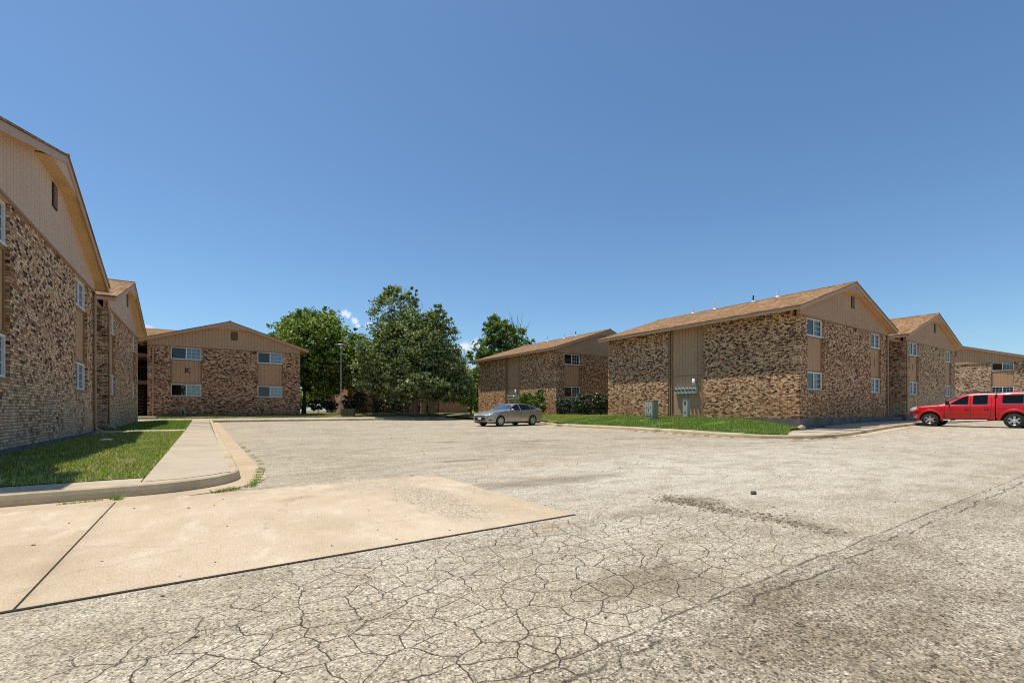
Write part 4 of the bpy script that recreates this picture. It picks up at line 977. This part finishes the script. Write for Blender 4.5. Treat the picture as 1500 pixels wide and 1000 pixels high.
def wheel(parent,x,y,r,w,side,nsp=5,rimr=.66,steel=False,twin=False):
    e=empty('wheel',(x,y,r)); e.parent=parent
    t=MB(); s=side
    t.lathe([(r*rimr*.98,-w/2),(r*.90,-w/2),(r*.975,-w*.42),(r,-w*.30),(r,w*.30),(r*.975,w*.42),(r*.90,w/2),(r*rimr*.98,w/2)],40,(0,0,0),'y'); t.build('tyre',TYRE,e)
    q=MB(); R0=r*rimr; yo=s*w*.42
    q.lathe([(R0,yo),(R0*.93,yo-s*.012),(R0*.90,yo-s*.07),(R0*.88,-s*.02)],36,(0,0,0),'y')
    q.lathe([(0,yo-s*.01),(R0*.17,yo-s*.012),(R0*.2,yo-s*.03)],20,(0,0,0),'y')
    for k in range(nsp):
        for d in ((-.13,.13) if twin else (0,)):
            a=2*PI*k/nsp+PI/2+d; ca,sa=math.cos(a),math.sin(a); w0=R0*(.10 if twin else .20); w1=R0*(.085 if twin else .15)
            v=[]
            for (rr,ww,yy) in ((R0*.12,w0,yo-s*.015),(R0*.94,w1*1.2,yo-s*.01)):
                for sg in (-1,1): v.append((ca*rr-sa*ww*sg,yy,sa*rr+ca*ww*sg))
                for sg in (-1,1): v.append((ca*rr-sa*ww*sg,yy-s*.045,sa*rr+ca*ww*sg))
            q.add(v,[(0,1,5,4),(2,6,7,3),(0,4,6,2),(1,3,7,5)])
    q.build('rim',RIM,e)
    MB().lathe([(0,-s*.0+yo-s*.085),(R0*.9,yo-s*.085)],24,(0,0,0),'y').build('backing_disc',DARK,e)  # flat dark disc backing the spokes
    return e

def scale_root(e,s): e.scale=(s,s,s)

# --- silver sedan
SC=.93; th=math.radians(9)
wl=(14.12,22.2)  # near front wheel contact
e=empty('sedan',(0,0,0),th,'champagne silver four-door sedan parked nose left with its tail at the kerb','car','parked vehicles')
scale_root(e,SC)
lx,ly=.93*SC,-.80*SC
e.location=(wl[0]-(lx*math.cos(th)-ly*math.sin(th)), wl[1]-(lx*math.sin(th)+ly*math.cos(th)), float(hA(14.5,22.5)))
tab=dict(z0=([0,.15,.5,4.3,4.75,4.93],[.27,.2,.18,.19,.26,.36]),
 zb=([0,.08,.3,.9,1.35,2.0,3.4,4.2,4.7,4.9,4.93],[.60,.70,.79,.90,.955,.97,1.02,1.07,1.05,.98,.9]),
 zt=([0,.08,.3,.9,1.3,1.45,2.05,2.4,2.8,3.3,3.7,4.1,4.45,4.7,4.87,4.93],[.62,.73,.83,.955,1.01,1.05,1.34,1.435,1.46,1.445,1.39,1.285,1.17,1.13,1.06,.95]),
 w0=([0,.1,.35,.8,4.2,4.7,4.93],[.58,.72,.84,.88,.88,.82,.66]),
 wb=([0,.1,.35,.8,1.5,3.8,4.4,4.75,4.93],[.60,.74,.86,.905,.915,.92,.89,.82,.68]),
 wr=([0,.3,1.3,1.5,2.2,3.3,4.2,4.93],[.52,.74,.80,.70,.60,.60,.70,.60]))
b=Body('body',tab,0,4.93,P_SILVER,e,n=100,arches=([(.93,.335),(3.76,.335)],.375,.3))
for sd in (-1,1):
    dw=b.patch('side_window',[(1.78,1.00,1.02),(2.15,.995,1.22),(2.45,.995,1.345),(2.62,.995,1.368)],GL,'y',sd)
    b.patch('side_window',[(2.70,1.0,1.372),(3.1,1.01,1.37),(3.45,1.03,1.335),(3.58,1.035,1.31)],GL,'y',sd)
    b.patch('side_window',[(3.62,1.045,1.30),(3.9,1.075,1.22),(4.15,1.10,1.12)],GL,'y',sd)
    b.line('window_trim',[(1.72,.985),(2.5,.98),(3.4,1.01),(4.15,1.09)],.014,CHR,sd,.009)
    b.line('window_trim',[(1.74,1.01),(2.1,1.215),(2.45,1.362),(2.85,1.398),(3.2,1.39),(3.6,1.335),(3.9,1.25),(4.2,1.12)],.014,DARK,sd,.008)
    for pts in ([(1.55,.95),(1.50,.6),(1.56,.28)],[(2.66,.99),(2.68,.6),(2.66,.28)],[(3.55,1.02),(3.50,.75),(3.36,.45),(3.33,.3)],[(1.3,.265),(3.3,.265)]):
        b.line('shut_line',pts,.012,DARK,sd)
    b.line('crease',[(1.1,.80),(2.4,.83),(3.4,.87),(4.6,.93)],.010,P_SILVER,sd,.012)
    for hx,hz in ((2.42,.88),(3.38,.92)):
        MB().box(hx,hx+.17,sd*.955-.012,sd*.955+.012,hz-.012,hz+.014).build('handle',CHR,e)
    m=MB(); m.lathe([(0,-.13),(.055,-.11),(.07,-.02),(.065,.08),(0,.11)],12,(1.83,sd*1.0,1.03),'y'); m.tube([(1.86,sd*.86,.99),(1.84,sd*.95,1.0)],.02,6); m.build('mirror',P_SILVER,e)
    b.patch('headlight',[(sd*.46,.655,.70),(sd*.62,.66,.735),(sd*.72,.67,.76),(sd*.80,.69,.775)] if sd>0 else [(-.80,.69,.775),(-.72,.67,.76),(-.62,.66,.735),(-.46,.655,.70)],LAMP,'x',-1,off=.012)
    b.patch('headlight',[(.06,.68,.71),(.22,.69,.765),(.45,.71,.79),(.62,.75,.79)],LAMP,'y',sd,off=.01)
    b.patch('fog_light',[(.08,.36,.38),(.16,.37,.43),(.3,.38,.42)],DARK,'y',sd,off=.008)
    b.patch('taillight',[(4.62,.93,.98),(4.78,.86,1.0),(4.92,.80,.96)],RLAMP,'y',sd,off=.008)
    b.patch('rocker',[(1.35,.19,.255),(3.33,.19,.255)],DARK,'y',sd,off=.006)
b.patch('windshield',[(-.70,1.54,2.00),(-.5,1.47,2.10),(0,1.43,2.16),(.5,1.47,2.10),(.70,1.54,2.00)],GLW,'z',off=.008,rows=12)
b.patch('rear_window',[(-.58,3.75,4.35),(0,3.7,4.42),(.58,3.75,4.35)],GL,'z',off=.006)
b.patch('sunroof',[(-.42,2.45,3.2),(.42,2.45,3.2)],GL,'z',off=.004)
b.line('shut_line',[(.35,.80),(1.45,.97)],.010,DARK,-1); b.line('shut_line',[(.35,.80),(1.45,.97)],.010,DARK,1)
gr=b.patch('grille',[(-.50,.40,.54),(-.3,.36,.57),(.3,.36,.57),(.50,.40,.54)],DARK,'x',-1,off=.012)
b.patch('grille',[(-.5,.61,.655),(0,.60,.66),(.5,.61,.655)],DARK,'x',-1,off=.012)
b.patch('chrome_bar',[(-.56,.575,.60),(0,.575,.60),(.56,.575,.60)],CHR,'x',-1,off=.02,rows=2)
b.patch('bumper_lip',[(-.6,.22,.30),(0,.22,.31),(.6,.22,.30)],DARK,'x',-1,off=.008)
b.patch('licence_plate',[(-.16,.43,.55),(.16,.43,.55)],M['white'],'x',-1,off=.03,rows=2)
bd=MB(); bd.box(-.02,.0,-.075,.075,.616,.640); bd.box(-.02,.0,-.03,.03,.605,.651); bd.build('emblem',simple('emblem_gold',(.6,.42,.1),.3,metal=.6),e)
MB().box(.4,4.6,-.75,.75,.17,.5).build('underbody',DARK,e)
for wx in (.93,3.76):
    for sd in (-1,1): wheel(e,wx,sd*.80,.335,.22,sd,7,.70,twin=True)

# --- red pickup with cap
SC=.945
e=empty('pickup_truck',(0,0,0),-PI/2,'bright red crew cab pickup with matching bed cap at the right edge','pickup','parked vehicles'); scale_root(e,SC)
# near front wheel contact X=31.7, Y=7.75 ; local wheel at (.90,-.80)
e.location=(31.80+.80*SC,7.66+.90*SC,float(hA(32,6)))
tabc=dict(z0=([0,.2,.6,3.7],[.50,.42,.38,.38]),
 zb=([0,.1,.5,1.3,1.6,3.7],[.95,1.02,1.08,1.13,1.14,1.15]),
 zt=([0,.06,.2,.7,1.25,1.38,2.15,2.4,3.0,3.7],[.98,1.05,1.11,1.17,1.205,1.26,1.72,1.79,1.82,1.80]),
 w0=([0,.15,.5,3.7],[.72,.82,.87,.87]),
 wb=([0,.12,.4,1.0,3.7],[.72,.84,.905,.92,.92]),
 wr=([0,.5,1.3,1.5,2.2,3.7],[.62,.80,.84,.80,.70,.70]))
b=Body('cab',tabc,0,3.42,P_RED,e,n=80,arches=([(.90,.38)],.46,.3))
tabb=dict(z0=([3.4,5.3],[.46,.5]),zb=([3.4,5.3],[1.17,1.17]),zt=([3.4,3.5,4,5.1,5.22,5.3],[1.78,1.80,1.83,1.82,1.78,1.70]),
 w0=([3.4,5.3],[.87,.86]),wb=([3.4,5.3],[.92,.91]),wr=([3.4,5.3],[.74,.72]))
c=Body('bed',tabb,3.46,5.28,P_RED,e,n=50,arches=([(4.10,.38)],.48,.3))
MB().box(3.40,3.48,-.80,.80,.5,1.7).build('cab_gap',DARK,e)
for sd in (-1,1):
    b.patch('side_window',[(1.72,1.20,1.24),(2.0,1.20,1.45),(2.2,1.20,1.60),(2.42,1.20,1.68)],GL,'y',sd)
    b.patch('side_window',[(2.60,1.20,1.69),(3.15,1.20,1.69)],GL,'y',sd)
    c.patch('cap_window',[(3.68,1.24,1.66),(4.40,1.24,1.67)],GL,'y',sd); c.patch('cap_window',[(4.43,1.24,1.67),(5.05,1.24,1.66)],GL,'y',sd)
    c.line('cap_seam',[(3.5,1.175),(5.25,1.175)],.014,DARK,sd); 
    c.line('window_trim',[(3.64,1.225),(5.08,1.225)],.02,CHR,sd,.01)
    for z in (1.185,): b.line('window_trim',[(1.62,z),(2.46,z)],.018,CHR,sd,.01); b.line('window_trim',[(2.56,z),(3.2,z)],.018,CHR,sd,.01)
    for pts in ([(1.50,1.13),(1.50,.8),(1.50,.42)],[(2.50,1.7),(2.52,1.15),(2.52,.42)],[(3.26,1.7),(3.30,1.15),(3.26,.6),(3.2,.42)],[(1.5,.43),(3.2,.43)],[(1.02,1.1),(1.3,1.14)]): b.line('shut_line',pts,.013,DARK,sd)
    b.line('side_moulding',[(1.58,.66),(3.2,.66)],.03,P_RED,sd,.018)
    # fender flares
    for (bb,wx,r0) in ((b,.90,.46),(c,4.10,.48)):
        f=MB(); vs=[]; K=26
        for i in range(K+1):
            a=math.radians(-12)+i/K*math.radians(204)
            for rr,yo in ((r0-.004,.90),(r0-.004,.955),(r0+.05,.965),(r0+.11,.925)): vs.append((wx+rr*math.cos(a),sd*yo,max(.36,.38+rr*math.sin(a))))
        f.add(vs,[(i*4+k,i*4+k+1,(i+1)*4+k+1,(i+1)*4+k) for i in range(K) for k in range(3)],0,True); f.build('fender_flare',P_RED,e)
    for hx in (2.28,3.02): 
        q=MB(); q.box(hx,hx+.17,sd*.955-.014,sd*.955+.014,1.05,1.085); q.build('handle',P_RED,e)
    m=MB(); m.box(1.60,1.74,sd*1.14-.10,sd*1.14+.06,1.17,1.38); m.tube([(1.7,sd*.88,1.2),(1.68,sd*1.05,1.24)],.025,6); mo=m.build('mirror',DARK,e)
    b.patch('headlight',[(.03,.86,1.0),(.12,.84,1.04),(.26,.88,1.07),(.34,.97,1.06)],LAMP,'y',sd,off=.008)
    b.patch('headlight',([(.52,.84,.99),(.74,.84,1.0)] if sd>0 else [(-.74,.84,1.0),(-.52,.84,.99)]),LAMP,'x',-1,off=.01)
    b.patch('turn_signal',[(.36,.93,.97),(.42,.935,.965)],AMB,'y',sd,off=.008,n=4)
    b.patch('bumper_end',[(.0,.50,.74),(.30,.50,.72),(.42,.52,.66)],CHR,'y',sd,off=.015)
    q=MB(); q.tube([(1.45,sd*.90,.36),(3.15,sd*.90,.36)],.035,8); q.build('step_bar',M['galv'],e)
    MB().box(1.37,1.40,sd*.80-.12,sd*.80+.12,.26,.55).build('mud_flap',DARK,e)
    c.patch('taillight',[(5.12,.8,1.12),(5.24,.8,1.12)],RLAMP,'y',sd,off=.008,n=5)
    q=MB(); q.tube([(1.9,sd*.55,1.83),(2.0,sd*.55,1.87),(3.1,sd*.55,1.87),(3.2,sd*.55,1.83)],.02,6); q.build('roof_rail',DARK,e)
b.patch('windshield',[(-.74,1.48,2.05),(-.5,1.42,2.10),(.5,1.42,2.10),(.74,1.48,2.05)],GLW,'z',off=.008,rows=12)
b.patch('grille',[(-.5,.76,1.0),(.5,.76,1.0)],DARK,'x',-1,off=.01); b.patch('bumper',[(-.72,.50,.72),(.72,.50,.72)],CHR,'x',-1,off=.05)
c.patch('rear_window',[(-.55,1.3,1.62),(.55,1.3,1.62)],GL,'x',1,off=.01)
MB().box(.3,5.1,-.7,.7,.36,.7).build('underbody',DARK,e)
for wx in (.90,4.10):
    for sd in (-1,1): wheel(e,wx,sd*.80,.38,.26,sd,6,.60)

# ------------------------------------------------------------------ light, sky, camera
W_=bpy.data.worlds.new('World'); scene.world=W_; W_.use_nodes=True; t=W_.node_tree; n=t.nodes; l=t.links
bg=n['Background']; sky=n.new('ShaderNodeTexSky'); sky.sky_type='NISHITA'; sky.sun_disc=False
sdir=Vector((-.20,.20,1)).normalized(); elev=math.asin(sdir.z); rot=math.atan2(sdir.x,sdir.y)
sky.sun_elevation=elev; sky.sun_rotation=rot; sky.altitude=350; sky.air_density=1.0; sky.dust_density=.7; sky.ozone_density=1.6
bg.inputs[1].default_value=.098
# small fair-weather clouds low over the roofs (direction masks broken up by noise)
tc=n.new('ShaderNodeTexCoord'); gen=tc.outputs['Generated']
def N(kind,**k):
    q=n.new(kind)
    for a,b in k.items(): setattr(q,a,b)
    return q
def nz(scale,detail=6):
    q=N('ShaderNodeTexNoise'); q.inputs['Scale'].default_value=scale; q.inputs['Detail'].default_value=detail; q.inputs['Roughness'].default_value=.62; l.new(gen,q.inputs['Vector']); return q
wn=nz(60,4)
sub=N('ShaderNodeVectorMath',operation='SUBTRACT'); l.new(wn.outputs['Color'],sub.inputs[0]); sub.inputs[1].default_value=(.5,.5,.5)
mul=N('ShaderNodeVectorMath',operation='SCALE'); l.new(sub.outputs[0],mul.inputs[0]); mul.inputs['Scale'].default_value=.022
add=N('ShaderNodeVectorMath',operation='ADD'); l.new(gen,add.inputs[0]); l.new(mul.outputs[0],add.inputs[1])
tot=None
def pdir(px,py):
    x,y=at(px,670.0); v=Vector((x,y,599-py)); return v.normalized()
for (px_,py_,rad) in ((505,458,.0085),(512,462,.006),(519,470,.007),(524,477,.006),(541,474,.006),(682,508,.014),(697,505,.013),(672,515,.012),(217,484,.010),(222,487,.010),(208,482,.01),(5,8,.0001)):
    d=N('ShaderNodeVectorMath',operation='DISTANCE'); l.new(add.outputs[0],d.inputs[0]); d.inputs[1].default_value=pdir(px_,py_)
    m=N('ShaderNodeMapRange'); m.interpolation_type='SMOOTHSTEP'; l.new(d.outputs['Value'],m.inputs[0]); m.inputs[1].default_value=rad*.35; m.inputs[2].default_value=rad*1.25; m.inputs[3].default_value=1; m.inputs[4].default_value=0
    if tot is None: tot=m.outputs[0]
    else:
        mx=N('ShaderNodeMath',operation='MAXIMUM'); l.new(tot,mx.inputs[0]); l.new(m.outputs[0],mx.inputs[1]); tot=mx.outputs[0]
dens_=N('ShaderNodeMath',operation='MULTIPLY'); l.new(tot,dens_.inputs[0]); dens_.inputs[1].default_value=.72
mixc=N('ShaderNodeMix',data_type='RGBA'); l.new(dens_.outputs[0],mixc.inputs[0]); tint=N('ShaderNodeMix',data_type='RGBA',blend_type='MULTIPLY'); tint.inputs[0].default_value=1; l.new(sky.outputs[0],tint.inputs[6]); tint.inputs[7].default_value=(.73,.93,1.04,1); l.new(tint.outputs[2],mixc.inputs[6]); mixc.inputs[7].default_value=(7.2,7.5,8.0,1)
l.new(mixc.outputs[2],bg.inputs[0])

sl=bpy.data.lights.new('sun','SUN'); sl.energy=3.6; sl.angle=math.radians(.5); sl.color=(1,.94,.84)
so=bpy.data.objects.new('sun',sl); COL.objects.link(so); so.rotation_euler=sdir.to_track_quat('Z','Y').to_euler(); so.location=(0,0,30)

cam=bpy.data.cameras.new('camera'); co=bpy.data.objects.new('camera',cam); COL.objects.link(co); scene.camera=co
co.location=(0,0,1.0); co.rotation_euler=(PI/2,0,-math.radians(34.0))
cam.sensor_width=36; cam.lens=670/1500*36; cam.shift_x=0; cam.shift_y=(599-500)/1500; cam.clip_start=.05; cam.clip_end=2000
scene.view_settings.view_transform='Standard'; scene.view_settings.look='None'; scene.view_settings.gamma=1; scene.view_settings.exposure=.46
scene.render.engine='CYCLES'; scene.cycles.use_denoising=False; scene.cycles.pixel_filter_type='BLACKMAN_HARRIS'; scene.cycles.filter_width=1.1; scene.cycles.max_bounces=6; scene.cycles.transparent_max_bounces=12
